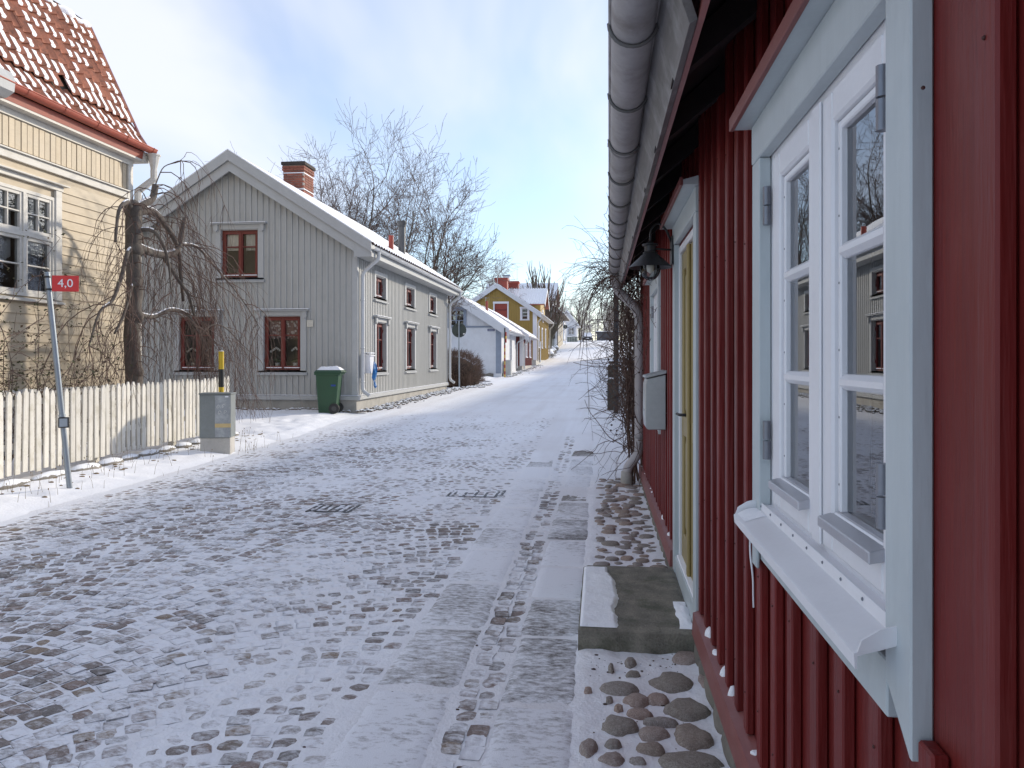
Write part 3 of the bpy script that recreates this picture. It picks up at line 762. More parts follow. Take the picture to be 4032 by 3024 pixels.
m = MB(RF); m.box((3.88, 3.99), (.001, .036), (.12, 2.235)); m.box((4.99, 5.10), (.001, .036), (.12, 2.235)); m.build('door_casing', PALE, door, bevel=.003)
m = MB(RF); m.box((3.88, 5.10), (.001, .038), (2.236, 2.36)); m.build('head_casing', PALE, door, bevel=.003)
m = MB(RF); m.prism([(3.84, 0, 2.361), (3.84, .10, 2.361), (3.84, .10, 2.385), (3.84, 0, 2.41)], (1.31, 0, 0)); m.build('drip_cap', PALE, door)
m = MB(RF); m.box((3.838, 5.152), (.1005, .116), (2.357, 2.398)); m.build('cap_edge', BASE, door, bevel=.002)
m = MB(RF); m.box((3.992, 4.988), (-.06, .03), (.12, .253)); m.build('threshold', PALE, door, bevel=.004)
m = MB(RF); m.box((4.02, 4.965), (-.03, .024), (.2535, .266)); m.build('threshold_snow', SNOW, door, bevel=.004)

# ---- stone step before the door
STEP = M('mossy_step_stone', (.2, .182, .145), .8, .5, 9, 90, 1.0, rnd=0, dirt=(.06, .065, .035), dirt_amt=.9, dirt_scale=6)
step = thing('stone_step', 'thick mossy stone step with a strip of snow before the ochre door', 'step', (.18, 4.5, 0))
m = MB(); rs6 = np.random.RandomState(2)
def stepz(x, y): return .135+.006*float(fbm(x*4, y*4, 3))+.03*(y-3.9)*.6
us = np.linspace(-.115, .475, 22); ws = np.linspace(3.93, 5.06, 34)
jag = lambda x: 3.925+.012*float(fbm(x*14, 2, 3))-.03*max(0, (x-.40)*4)*(-1)
def topf(x, y):
    t = (y-3.93)/1.13; yy = jag(x)*(1-t)+5.06*t; e = min(x+.115, .475-x, yy-jag(x)); return (x+.006*float(fbm(y*9, 1, 2)), yy, stepz(x, yy)-(.012*max(0, 1-e/.012)))
m.grid(topf, us, ws)
def rim(pts):
    b = len(m.v); n = len(pts)
    for p in pts: m.v.append(p)
    for i, p in enumerate(pts): m.v.append((p[0]-.004+.012*float(fbm(p[0]*20, p[1]*20, 2)), p[1]+.012*float(fbm(p[0]*20+5, p[1]*20, 2)), -.08))
    for i in range(n-1): m.f.append((b+i, b+i+1, b+n+i+1, b+n+i))
rim([topf(x, 3.93) for x in us]); rim([topf(us[0], y) for y in ws]); rim([topf(us[-1], y) for y in ws]); rim([topf(x, 5.06) for x in us])
m.build('block', STEP, step, 'auto')
m = MB()
def snf(u, w):
    y = 3.95+w*1.07; lim = .085+.05*float(fbm(y*5, 3, 3))-.10*max(0, w-.72)*3.0+.02*float(fbm(y*30, 4, 2)); x = -.108+u*(max(.04, lim)+.108); 
    return (x, y, stepz(x, y)+.001+.017*max(0, min(1, u/.06, (1-u)/.10, w/.03, (1-w)/.05))*(.6+.9*(.5+float(fbm(x*9, y*9, 3)))))
m.grid(snf, np.linspace(0, 1, 28), np.linspace(0, 1, 60)); m.build('step_snow', SNOW, step, True)
m = MB(); m.grid(lambda u, w: (.40+u*.072+.02*float(fbm(w*6, u, 2)), 3.97+w*.42, stepz(.43, 3.97+w*.42)+.002+.022*math.sin(math.pi*min(1, max(0, u)))*math.sin(math.pi*w)*(.7+float(fbm(w*8, u*3, 3)))), np.linspace(0, 1, 10), np.linspace(0, 1, 24)); m.build('step_snow', SNOW, step, True)

# ---- galvanised mailbox
mb = thing('mailbox', 'galvanised metal mailbox hanging on the red wall beside the door', 'mailbox', (.45, 5.78, .99))
prof = [(.0, .0), (.125, .0), (.142, .012), (.148, .10), (.146, .33), (.135, .372), (.0, .405)]
m = MB(RF); m.prism([(5.70, .03+p, .99+z) for p, z in prof], (.34, 0, 0)); body = m.build('body', GALV, mb, 'auto', bevel=.004)
m = MB(RF); m.prism([(5.685, .026, 1.402), (5.685, .176, 1.366), (5.685, .182, 1.376), (5.685, .176, 1.386), (5.685, .026, 1.425)], (.37, 0, 0)); m.build('lid', GALV, mb, bevel=.002)
m = MB(RF); m.box((5.82, 5.92), (.176, .184), (1.12, 1.135)); m.build('latch', GALV, mb)
for z in (1.08, 1.3): m = MB(RF); m.box((5.72, 6.02), (.012, .0295), (z, z+.03)); m.build('mounting_bar', RED, mb)

# ---- enamelled wall lamp
lx, ly, lz = .315, 5.02, 2.10
lamp = thing('wall_lamp', 'black iron cone shaded wall lamp with glass dome by the ochre door', 'lamp', (lx, ly, lz))
MB().lathe((lx, ly, lz), [(.038, .088), (.055, .075), (.135, .0), (.140, -.006), (.133, -.004), (.05, .068), (.03, .08)], 28).build('lamp_shade', IRON, lamp, 'auto')
MB().lathe((lx, ly, lz), [(.0, .165), (.012, .163), (.03, .150), (.05, .146), (.052, .138), (.036, .134), (.036, .10), (.048, .092), (.044, .086), (.0, .084)], 20).build('lamp_neck', IRON, lamp, 'auto')
LG = glass_mat('lamp_glass', 1.45, (.85, .86, .85))
MB().lathe((lx, ly, lz), [(.058, .02), (.062, -.01), (.06, -.035), (.048, -.062), (.028, -.078), (.0, -.082)], 20).build('glass_dome', LG, lamp, True)
MB().lathe((lx, ly, lz), [(.0, .05), (.02, .05), (.025, .0), (.02, -.03), (.0, -.045)], 14).build('bulb', CURTAIN, lamp, True)
for k in range(3):
    t = k*math.pi/3; m = MB(); pts = [(lx+math.cos(t)*.066*math.sin(u), ly+math.sin(t)*.066*math.sin(u), lz+.0-.088*math.cos(u)) for u in np.linspace(-1.5, 1.5, 11)]; m.tube(pts, .002, 5); m.build('guard_wire', IRON, lamp)
m = MB(); m.tube(bend([(lx, ly, lz+.155), (lx, ly, lz+.24), (lx+.05, ly+.01, lz+.29), (lx+.10, ly, lz+.24), (.475, ly+.1, lz+.13)], .05), .0075, 8); m.tube([(lx+.03, ly, lz+.115), (.475, ly+.07, lz+.115)], .006, 6); m.build('bracket_arm', IRON, lamp, True)
m = MB(RF); m.box((5.02, 5.16), (.0375, .048), (2.12, 2.30)); m.build('wall_plate', IRON, lamp)
# ================================================================== the cream house on the left
CREAM = M('cream_paint', (.50, .41, .285), .6, .12, 3, 45, .25, (1, .2, 1), rnd=.07, dirt=(.36, .27, .15), dirt_amt=.35)
CREAMW = M('old_white_trim', (.62, .59, .53), .6, .12, 5, 40, .25, (1, .3, 1), rnd=.05, dirt=(.4, .37, .3), dirt_amt=.45)
TILE = M('clay_roof_tile', (.42, .165, .095), .75, .3, 7, 60, .4, rnd=.22, dirt=(.11, .07, .05), dirt_amt=.7, dirt_scale=9)
REDMETAL = M('red_painted_metal', (.36, .085, .05), .5, .15, 4, 40, .12, dirt=(.25, .09, .07), dirt_amt=.5)
DKRED = M('dark_red_metal', (.13, .025, .03), .45, .15)
cream = thing('cream_house', 'cream clapboard house with red tiled mansard roof behind the picket fence', 'house', (-8.6, 9, 0))
XW = -8.6
CF = Frame((XW, 0, 0), (0, 1, 0), (1, 0, 0))
CY0, CY1 = 2.5, 13.24
WINC = [(9.96, 11.24, 2.46, 4.06), (5.6, 6.88, 2.46, 4.06)]
m = MB(CF); wall_holes(m, (CY0, CY1), (-.14, 0), (.95, 5.15), WINC); m.build('wall', CREAM, cream)
m = MB(); m.box((-14.5, XW-.14), (CY1-.14, CY1), (.95, 5.15)); m.prism([(-14.5, CY1-.14, 5.15), (XW-.14, CY1-.14, 5.15), (-9.62, CY1-.14, 7.6), (-11.6, CY1-.14, 8.4), (-13.5, CY1-.14, 7.6)], (0, .14, 0)); m.build('end_wall', CREAM, cream)
m = MB(); m.box((-14.5, -14.36), (CY0, CY1-.15), (.95, 5.15)); m.box((-14.36, XW-.141), (CY0, CY0+.14), (.95, 5.15)); m.build('rear_wall', CREAM, cream)
m = MB(CF); m.box((CY0, CY1), (-.3, -.02), (-.2, .948)); m.build('foundation', FOUND, cream)
m = MB(); m.box((-14.3, XW-.301), (CY1-.3, CY1-.04), (-.2, .948)); m.build('foundation', FOUND, cream)
# lapped clapboards
bh = .142
z = 1.06
while z+bh < 4.40:
    for (p, q) in ((CY0, 9.82), (11.38, CY1-.12)) if 2.40 < z+bh*.5 < 4.12 else ((CY0, CY1-.12),):
        segs = [(p, q)]
        if q-p > 8: segs = [(p, 7.3+(z*3.7 % 1)), (7.3+(z*3.7 % 1)+.004, q)]
        for (s, e) in segs:
            mm = MB(CF); mm.prism([(s, .001, z+.0), (s, .030, z+.0), (s, .012, z+bh+.012), (s, .001, z+bh+.012)], (e-s, 0, 0)); mm.build('clapboard', CREAM, cream, loc=CF(s, 0, z))
    z += bh
# upright boards under the eaves
a = CY1-.20
while a > 7.5:
    batten(CF, cream, a, 4.615, 5.06, .112, .002, .020+.003*math.sin(a*31), CREAM, 'upright_board'); a -= .122
m = MB(CF); m.box((CY0, 7.44), (.002, .02), (4.615, 5.06)); m.build('upright_boards_beyond', CREAM, cream)
m = MB(CF); m.box((CY0, CY1-.121), (.002, .055), (4.44, 4.56)); m.build('belt_board', CREAMW, cream, bevel=.005)
m = MB(CF); m.prism([(CY0, .002, 4.561), (CY0, .095, 4.561), (CY0, .095, 4.58), (CY0, .002, 4.613)], (CY1-.12-CY0, 0, 0)); m.build('belt_cap', CREAMW, cream)
m = MB(CF); m.box((CY1-.12, CY1+.02), (.002, .048), (.95, 5.06)); m.build('corner_board', CREAMW, cream, bevel=.005)
m = MB(CF); m.prism([(CY0, .002, .97), (CY0, .09, .97), (CY0, .085, 1.0), (CY0, .035, 1.06), (CY0, .002, 1.06)], (CY1-CY0, 0, 0)); m.build('water_table', CREAMW, cream)
m = MB(CF); m.box((CY0, CY1+.02), (.049, .06), (.955, .969)); m.build('water_table_edge', CREAMW, cream)
# soffit, moulding, eaves
m = MB(CF); m.box((CY0, CY1+.02), (.002, .05), (5.062, 5.16)); m.box((CY0, CY1+.17), (.0, .20), (5.165, 5.20)); m.build('soffit', CREAMW, cream)
m = MB(CF); m.prism([(CY0, .17, 5.201), (CY0, .205, 5.201), (CY0, .23, 5.33), (CY0, .19, 5.345)], (CY1+.18-CY0, 0, 0)); m.build('fascia_board', REDMETAL, cream)
# mansard slope: profile in (x, z)
PR = [(-8.38, 5.38), (-8.56, 5.64), (-8.80, 6.14), (-9.18, 6.94), (-9.55, 7.72)]
def prof_pt(t):
    L = [0]
    for (a, b), (c, d) in zip(PR[:-1], PR[1:]): L.append(L[-1]+math.hypot(c-a, d-b))
    s = t*L[-1]
    for i in range(len(PR)-1):
        if s <= L[i+1]+1e-9:
            f = (s-L[i])/(L[i+1]-L[i]); (a, b), (c, d) = PR[i], PR[i+1]; return (a+(c-a)*f, b+(d-b)*f, math.atan2(d-b, -(c-a)))
PL = sum(math.hypot(c-a, d-b) for (a, b), (c, d) in zip(PR[:-1], PR[1:]))
RY1 = CY1+.20
BATT = M('roof_underlay', (.10, .085, .065), .9)
m = MB(); pts = [prof_pt(t) for t in np.linspace(0, 1, 12)]
m.prism([(p[0]-.03, CY0, p[1]-.04) for p in pts]+[(p[0]-.13, CY0, p[1]-.10) for p in pts[::-1]], (0, RY1-CY0-.02, 0)); m.build('roof_deck', BATT, cream)
m = MB(); m.prism([(-9.58, CY0, 7.70), (-11.6, CY0, 8.62), (-13.75, CY0, 7.70), (-14.95, CY0, 5.36), (-15.05, CY0, 5.36), (-13.8, CY0, 7.82), (-11.6, CY0, 8.74), (-9.58, CY0, 7.80)], (0, RY1-CY0, 0)); m.build('upper_roof', TILE, cream)
m = MB(); m.grid(lambda u, w: (-9.53-u*2.07, CY0+w*(RY1-CY0), 7.81+u*.94+.03*float(fbm(u*5, w*60, 3))), np.linspace(0, 1, 6), np.linspace(0, 1, 90)); m.build('upper_roof_snow', SNOW, cream, True)
# S-shaped clay tiles, one by one
TW, TL = .212, .36
def tile_mesh():
    m = MB(); n = 10
    prof = lambda t: .026*math.cos(2*math.pi*(t*1.0))+(.012 if t > .9 else 0)
    for th in (0, -.016):
        b = len(m.v)
        for v in (0, 1):
            for k in range(n+1):
                t = k/n; m.v.append((-(v*TL), (t-.5)*TW*1.06, prof(t)+th+(.03*(1-v))))
        for k in range(n): m.f.append((b+k, b+k+1, b+n+1+k+1, b+n+1+k))
    b = 0
    for k in range(n): m.f.append((k, k+1, 2*(n+1)+k+1, 2*(n+1)+k))
    me = m.mesh('roof_tile', smooth='auto', fix=False); me.materials.append(TILE); return me
TM = tile_mesh()
rows = 9; expo = PL/rows
snow_m = MB(); rt = np.random.RandomState(12); cnt = 0
far_m = []
for r in range(rows):
    x, z, ang = prof_pt((r+.0)/rows+.002); y = RY1-.14; c = 0
    while y > 6.6:
        miss = (r == 1 and c in (17, 18)) or (r == 0 and c in (18,)) or (r == 2 and c == 8)
        if not miss:
            jx = .008*rt.randn()
            o = piece('roof_tile', TM, cream, (x, y+.004*rt.randn(), z+.012), (0, ang, .015*rt.randn()))
            cnt += 1
            # snow lodged in the pan of the tile
            heavy = {0: .85, 1: .97, 2: .97, 3: .88, 4: .6, 5: .5, 6: .5, 7: .6, 8: .8}[r]
            if rt.rand() < heavy:
                l0 = rt.uniform(.0, .10); l1 = rt.uniform(.6, 1.0)*TL*(1.0 if r < 4 else .75); w0 = .080+.026*rt.rand()
                ca, sa = math.cos(ang), math.sin(ang)
                b = len(snow_m.v); nn = 7
                for i in range(nn):
                    s = l0*TL+(l1-l0*TL)*i/(nn-1)
                    for j in range(5):
                        u = (j/4-.5)*2; hgt = .030*(1-u**4)*(1 if 0 < i < nn-1 else .15)*(.8+.5*rt.rand()); lw = w0*(.9+.2*rt.rand())*(1 if 0 < i < nn-1 else .8)
                        lx, lz_ = -s, -.024+.03*(1-s/TL)+hgt+.014*abs(u)
                        snow_m.v.append((x+lx*ca+lz_*sa, y+u*lw, z+.016+(-lx)*sa+lz_*ca))
                for i in range(nn-1):
                    for j in range(4): q = b+i*5+j; snow_m.f.append((q, q+1, q+6, q+5))
        y -= TW; c += 1
        if y < 6.6: break
o = snow_m.build('roof_snow', SNOW, cream, True, fix=False); o['kind'] = 'stuff'
# plain stretch of tiles beyond the picture
m = MB(); m.grid(lambda u, w: (prof_pt(min(1, u))[0]+.02, CY0+w*(6.5-CY0), prof_pt(min(1, u))[1]+.02+.02*math.cos(w*(6.5-CY0)/TW*6.283)), np.linspace(0, 1, 30), np.linspace(0, 1, 150)); m.build('roof_tiles_beyond', TILE, cream, True)
# ridge snow roll, verge flashing
m = MB(); m.tube([(-9.55-.03*math.sin(i*1.3), y, 7.75+.02*math.sin(i*2.1)) for i, y in enumerate(np.arange(CY0, RY1, .12))], [.06+.022*math.sin(i*1.7)+.015*math.sin(i*.6) for i, y in enumerate(np.arange(CY0, RY1, .12))], 8); m.build('ridge_snow', SNOW, cream, True)
m = MB()
for (a, b), (c, d) in zip(PR[:-1], PR[1:]): m.hexa([(a+.06, RY1-.03, b-.06), (a+.06, RY1+.03, b-.06), (a+.02, RY1+.03, b+.07), (a+.02, RY1-.03, b+.07), (c+.06, RY1-.03, d-.06), (c+.06, RY1+.03, d-.06), (c+.02, RY1+.03, d+.07), (c+.02, RY1-.03, d+.07)])
m.build('verge_flashing', DKRED, cream)
m = MB(); m.box((-9.0, -8.37), (CY1+.05, RY1+.02), (5.16, 5.34)); m.build('eaves_return', CREAMW, cream)
# red gutter
gt = gutter_mesh((-8.30, CY0, 5.41), (-8.30, RY1+.05, 5.41), .085, 10, .012).build('gutter', REDMETAL, cream, True, fix=False)
y = 4.0
while y < 13.4:
    gutter_mesh((-8.30, y, 5.41), (-8.30, y+.025, 5.41), .091, 10, .013).build('gutter_joint', REDMETAL, gt, True, fix=False); y += .78
m = MB(); m.lathe((-8.26, RY1-.0, 5.02), [(.055, 0), (.06, .05), (.105, .26), (.12, .275), (.12, .30), (.10, .30)], 10)
m.tube(bend([(-8.26, RY1, 5.03), (-8.26, RY1, 4.86), (-8.5, RY1-.12, 4.62), (-8.5, RY1-.12, .9)], .01, 1), .062, 8); m.build('downpipe', CREAMW, cream)
# grey end of the neighbouring bay at the eaves
BAYG = M('bay_grey', (.42, .42, .41), .6)
m = MB(CF); m.prism([(9.0, .0, 5.205), (9.0, .25, 5.205), (9.0, .37, 5.28), (9.0, .39, 5.44), (9.0, .33, 5.56), (9.0, .22, 5.60), (9.0, .0, 5.60)], (.98, 0, 0)); m.build('bay_cheek', BAYG, cream)

# windows of the cream house
def cream_window(a0, a1, z0, z1):
    m = MB(CF); fw = .05
    m.box((a0, a0+fw), (-.10, .03), (z0, z1)); m.box((a1-fw, a1), (-.10, .03), (z0, z1)); m.box((a0+fw, a1-fw), (-.10, .03), (z0, z0+fw)); m.box((a0+fw, a1-fw), (-.10, .03), (z1-fw, z1))
    tz = z0+(z1-z0)*.58; mid = (a0+a1)/2
    m.box((a0+fw, a1-fw), (-.09, .036), (tz-.035, tz+.035)); m.box((mid-.03, mid+.03), (-.09, .033), (z0+fw, tz-.036)); m.box((mid-.03, mid+.03), (-.09, .033), (tz+.036, z1-fw))
    w = m.build('window', CREAMW, cream)
    for (s0, s1) in ((a0+fw, mid-.031), (mid+.031, a1-fw)):
        sash(CF, w, s0, s1, z0+fw, tz-.036, -.07, .015, .05, CREAMW, GLASS_OLD, 2, 1, .022)
        sash(CF, w, s0, s1, tz+.036, z1-fw, -.07, .015, .05, CREAMW, GLASS_OLD, 2, 2, .022)
    for (p, q) in ((a0-.14, a0-.001), (a1+.001, a1+.14)): MB(CF).box((p, q), (.002, .05), (z0-.02, z1+.12)).build('casing', CREAMW, w, bevel=.005)
    MB(CF).box((a0-.16, a1+.16), (.002, .06), (z1+.121, z1+.20)).build('head_casing', CREAMW, w, bevel=.005)
    MB(CF).prism([(a0-.22, .002, z1+.201), (a0-.22, .13, z1+.201), (a0-.22, .13, z1+.22), (a0-.22, .002, z1+.25)], (a1-a0+.44, 0, 0)).build('drip_cap', CREAMW, w)
    MB(CF).prism([(a0-.15, .002, z0-.08), (a0-.15, .10, z0-.08), (a0-.15, .10, z0-.05), (a0-.15, .002, z0-.021)], (a1-a0+.30, 0, 0)).build('sill', CREAMW, w)
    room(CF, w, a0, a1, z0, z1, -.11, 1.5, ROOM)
    for s, wd in ((a0+.06, .5), (a1-.58, .52)):
        m = MB(CF); m.grid(lambda u, v, s=s, wd=wd: (s+u*wd, -.15+.015*math.sin(u*40), z1-.05-v*(.95+.12*math.sin(u*3))), np.linspace(0, 1, 24), np.linspace(0, 1, 3)); m.build('curtain', CURTAIN, w, True)
    m = MB(CF); m.grid(lambda u, v: (mid+.05+u*.5, -.13+.01*math.sin(u*30), z0+.07+v*.6), np.linspace(0, 1, 20), np.linspace(0, 1, 3)); m.build('blind', M('grey_blind', (.33, .35, .37), .8), w, True)
    return w
for w in WINC: cream_window(*w)

# ================================================================== picket fence
PICK = M('old_white_picket', (.66, .63, .56), .65, .16, 3, 40, .35, (1, 1, .12), rnd=.10, dirt=(.33, .29, .18), dirt_amt=.5, dirt_scale=5)
FX = -6.72
fence = thing('picket_fence', 'weathered white wooden picket fence with pointed tops before the cream house', 'fence', (FX, 10, .1))
pm = []
for k in range(4):
    m = MB(); w = .0395+.001*k; h = 1.0
    m.prism([(-.011, -w, 0), (-.011, w, 0), (-.011, w, h-.055), (-.011, w*.35, h), (-.011, -w*.35, h), (-.011, -w, h-.055)], (.022, 0, 0)); me = m.mesh('picket', bevel=.003); me.materials.append(PICK); pm.append(me)
y = 4.6; k = 0; rf = random.Random(7)
def fz(y): return .12+.012*(y-8)
while y < 13.35:
    piece('picket', pm[k % 4], fence, (FX+rf.gauss(0, .004), y, fz(y)+.05+rf.gauss(0, .008)), (rf.gauss(0, .007), rf.gauss(0, .007), rf.gauss(0, .03)), (1, 1, .97+rf.gauss(0, .007)))
    y += .118+rf.gauss(0, .004); k += 1
for z in (.34, .84):
    m = MB(); m.hexa([(FX-.05, 4.5, fz(4.5)+z), (FX-.013, 4.5, fz(4.5)+z), (FX-.013, 13.35, fz(13.35)+z), (FX-.05, 13.35, fz(13.35)+z), (FX-.05, 4.5, fz(4.5)+z+.07), (FX-.013, 4.5, fz(4.5)+z+.07), (FX-.013, 13.35, fz(13.35)+z+.07), (FX-.05, 13.35, fz(13.35)+z+.07)]); m.build('rail', PICK, fence)
for y in (5.5, 7.6, 9.7, 11.6, 13.3): MB().box((FX-.14, FX-.052), (y-.045, y+.045), (fz(y)-.3, fz(y)+.98)).build('post', PICK, fence, bevel=.004)
KERB = M('fence_footing_stone', (.24, .22, .19), .9, .3, 4, 50, .5, snow=.35)
y = 6.2; k = 0
while y < 13.4:
    L = .35+.3*rf.random(); m = MB(); m.blob((FX+.1, y+L/2, fz(y)-.04), (.09+.03*rf.random(), L*.55, .075), 2, .18, k); m.build('footing_stone', KERB, fence, True, loc=(FX+.1, y+L/2, fz(y)-.04)); y += L+.08*rf.random(); k += 1

# ================================================================== kilometre post, service cabinet, striped marker
POST = M('grey_steel_post', (.30, .34, .38), .45, .12, 6, 50, .1, metal=.4, dirt=(.2, .2, .2), dirt_amt=.4)
SIGNRED = M('sign_red', (.55, .02, .02), .4, .06, bump=0)
sp = thing('distance_post', 'leaning grey steel post with a small red 4,0 plate beside the fence', 'sign', (-5.93, 8.02, .1))
p0, p1 = Vector((-5.93, 8.02, .0)), Vector((-6.18, 7.98, 2.47)); pd = (p1-p0).normalized()
m = MB(); m.tube([tuple(p0), tuple(p1)], .030, 14); m.build('post', POST, sp, 'auto')
pt = lambda z: p0+pd*((z)/pd.z)
for z in (2.42, 2.28): MB().tube([tuple(pt(z)), tuple(pt(z+.022))], .035, 14).build('clamp', IRON, sp, 'auto')
MB().tube([tuple(pt(2.47)), tuple(pt(2.485))], .033, 14).build('post_cap', POST, sp)
MB().tube([tuple(pt(.86)), tuple(pt(.89))], .037, 14).build('clamp', POST, sp, 'auto')
sr = Vector((.94, .05, .0)).normalized()
sign_rot = Matrix(((math.cos(R(29)), 0, 0), (math.sin(R(29)), 0, 0), (0, 0, 0)))
fr_yaw = R(24)
A = Vector((math.cos(fr_yaw), math.sin(fr_yaw), .015)); N = Vector((math.sin(fr_yaw), -math.cos(fr_yaw), 0))
c = pt(2.36)+A*.175+N*.012
SF = Frame(c, A, N)
m = MB(SF); m.box((-.135, .135), (-.002, .002), (-.09, .09)); m.build('plate', SIGNRED, sp)
me = text_mesh('4,0', .13); me.materials.append(WHITE)
o = put('lettering', me, None, sp, c+N*.0035-wloc(sp)); o.rotation_euler = Matrix(((A.x, 0, N.x), (A.y, 0, N.y), (A.z, 1, N.z))).to_euler()
c2 = pt(.80)+N*.036+A*.02; m = MB(Frame(c2, A, N)); m.box((-.055, .055), (0, .02), (-.06, .06)); m.build('tag_plate', IRON, sp, bevel=.008)
c3 = c2+N*.021; m = MB(Frame(c3, A, N)); m.box((-.04, .04), (-.0, .002), (-.045, .045)); m.build('tag_face', POST, sp)

CAB = M('cabinet_green_grey', (.20, .22, .215), .55, .16, 4, 40, .1, dirt=(.12, .12, .1), dirt_amt=.5, rnd=.02)
CABL = M('cabinet_grey_scuffed', (.27, .29, .30), .5, .16, 4, 40, .1, dirt=(.6, .62, .62), dirt_amt=.45, dirt_scale=9)
cb = thing('service_cabinet', 'scuffed grey green electrical cabinet at the end of the picket fence', 'cabinet', (-5.86, 11.15, .12))
cz = .13; KF = Frame((-5.86, 11.3, cz), (math.cos(R(14)), math.sin(R(14)), 0), (math.sin(R(14)), -math.cos(R(14)), 0))
MB(KF).box((-.25, .19), (-.16, .16), (-.1, .18)).build('plinth', FOUND, cb, bevel=.008)
MB(KF).box((-.26, .20), (-.17, .17), (.181, .84)).build('body', CAB, cb, bevel=.008)
MB(KF).box((-.27, .21), (-.18, .18), (.841, .865)).build('lid', CAB, cb, bevel=.006)
MB(KF).box((-.03, .195), (.1705, .176), (.19, .83)).build('door', CABL, cb, bevel=.003)
MB(KF).box((-.028, .205), (.1765, .180), (.34, .40)).build('label_strip', M('cabinet_strip', (.55, .42, .2), .5), cb)
MB(KF).box((.12, .17), (.1765, .178), (.80, .82)).build('sticker', WHITE, cb)
# scribbled marks on the door
m = MB(KF); rg = random.Random(3)
for (cx, cz_) in ((.02, .66), (.10, .67), (.04, .57), (.12, .575)):
    pts = [(cx+.022*math.cos(t)*(.6+.5*rg.random()), .1775, cz_+.03*math.sin(t*1.2)*(.6+.5*rg.random())) for t in np.linspace(0, 5, 10)]; m.tube(pts, .0035, 4)
m.build('scrawl', WHITE_OLD, cb)
ys = thing('striped_marker_post', 'yellow and black striped marker post behind the service cabinet', 'post', (-6.12, 11.85, .12))
YEL = M('marker_yellow', (.62, .42, .02), .45, .12, dirt=(.3, .2, .03), dirt_amt=.5); BLK = M('marker_black', (.02, .02, .02), .5)
ps = [(.0, .55, WHITE_OLD), (.551, .98, YEL), (.981, 1.27, BLK), (1.271, 1.56, YEL)]
for z0, z1, mt in ps: MB().tube([(-6.12, 11.85, .08+z0), (-6.12, 11.85, .08+z1)], .042, 14).build('band', mt, ys, 'auto')
MB().lathe((-6.12, 11.85, 1.64), [(.043, 0), (.03, .012), (0, .016)], 14).build('cap', WHITE_OLD, ys, True)

# dry weeds along the verge
WEED = M('dry_weed', (.22, .15, .075), .9, .3)
m = MB(); rw_ = random.Random(5)
for k in range(170):
    y = rw_.uniform(6.5, 13.6); x = -6.55+abs(rw_.gauss(0, .35)) if k < 120 else -5.6+rw_.gauss(0, .2)
    if k > 140: x, y = -5.55+rw_.gauss(0, .15), 11.7+rw_.gauss(0, .3)
    z = float(ground_z(np.array(x), np.array(y))); h = rw_.uniform(.04, .22); dx, dy = rw_.gauss(0, .25)*h, rw_.gauss(0, .25)*h
    m.tube([(x, y, z-.02), (x+dx*.4, y+dy*.4, z+h*.6), (x+dx, y+dy, z+h)], [.0022, .0016, .0008], 3, cap=False)
    if rw_.random() < .4: m.blob((x+dx, y+dy, z+h), (.006, .006, .012), 1, .2, k)
for k in range(60):
    y = rw_.uniform(6.5, 13.6); x = -6.5+abs(rw_.gauss(0, .3)); z = float(ground_z(np.array(x), np.array(y))); m.blob((x, y, z), (rw_.uniform(.015, .05), rw_.uniform(.015, .04), .012), 1, .3, k)
o = m.build('dry_weeds', WEED, None, fix=False); tag(o, 'dry brown weeds and litter sticking out of the verge snow', 'weeds', kind='stuff')

# ================================================================== weeping tree behind the fence
BARK = M('grey_brown_bark', (.115, .095, .08), .85, .35, 8, 60, .9, (1, 1, .3), dirt=(.23, .21, .17), dirt_amt=.5, dirt_scale=6)
TWIG = M('reddish_twig', (.12, .075, .058), .8, .3, 20, bump=0)
TX = -7.55
wt = thing('weeping_tree', 'pollarded weeping tree with bare drooping twigs behind the picket fence', 'tree', (TX, 11.7, .2))
tb = MB(); tw = MB(); rt_ = random.Random(17)
tb.tube([(TX, 11.66, -.1), (TX, 11.67, .5), (TX+.02, 11.70, 1.2), (TX-.01, 11.67, 1.9), (TX+.02, 11.72, 2.6), (TX, 11.70, 3.2), (TX, 11.72, 3.75), (TX, 11.72, 4.05)], [.19, .155, .13, .12, .12, .118, .13, .11], 14)
tb.blob((TX, 11.70, 3.93), (.14, .16, .16), 3, .3, 3)
for z, r in ((3.3, .15), (2.2, .14), (2.75, .135), (1.3, .145)): tb.blob((TX+.03, 11.7, z), (r, r, .13), 2, .2, int(z*10))
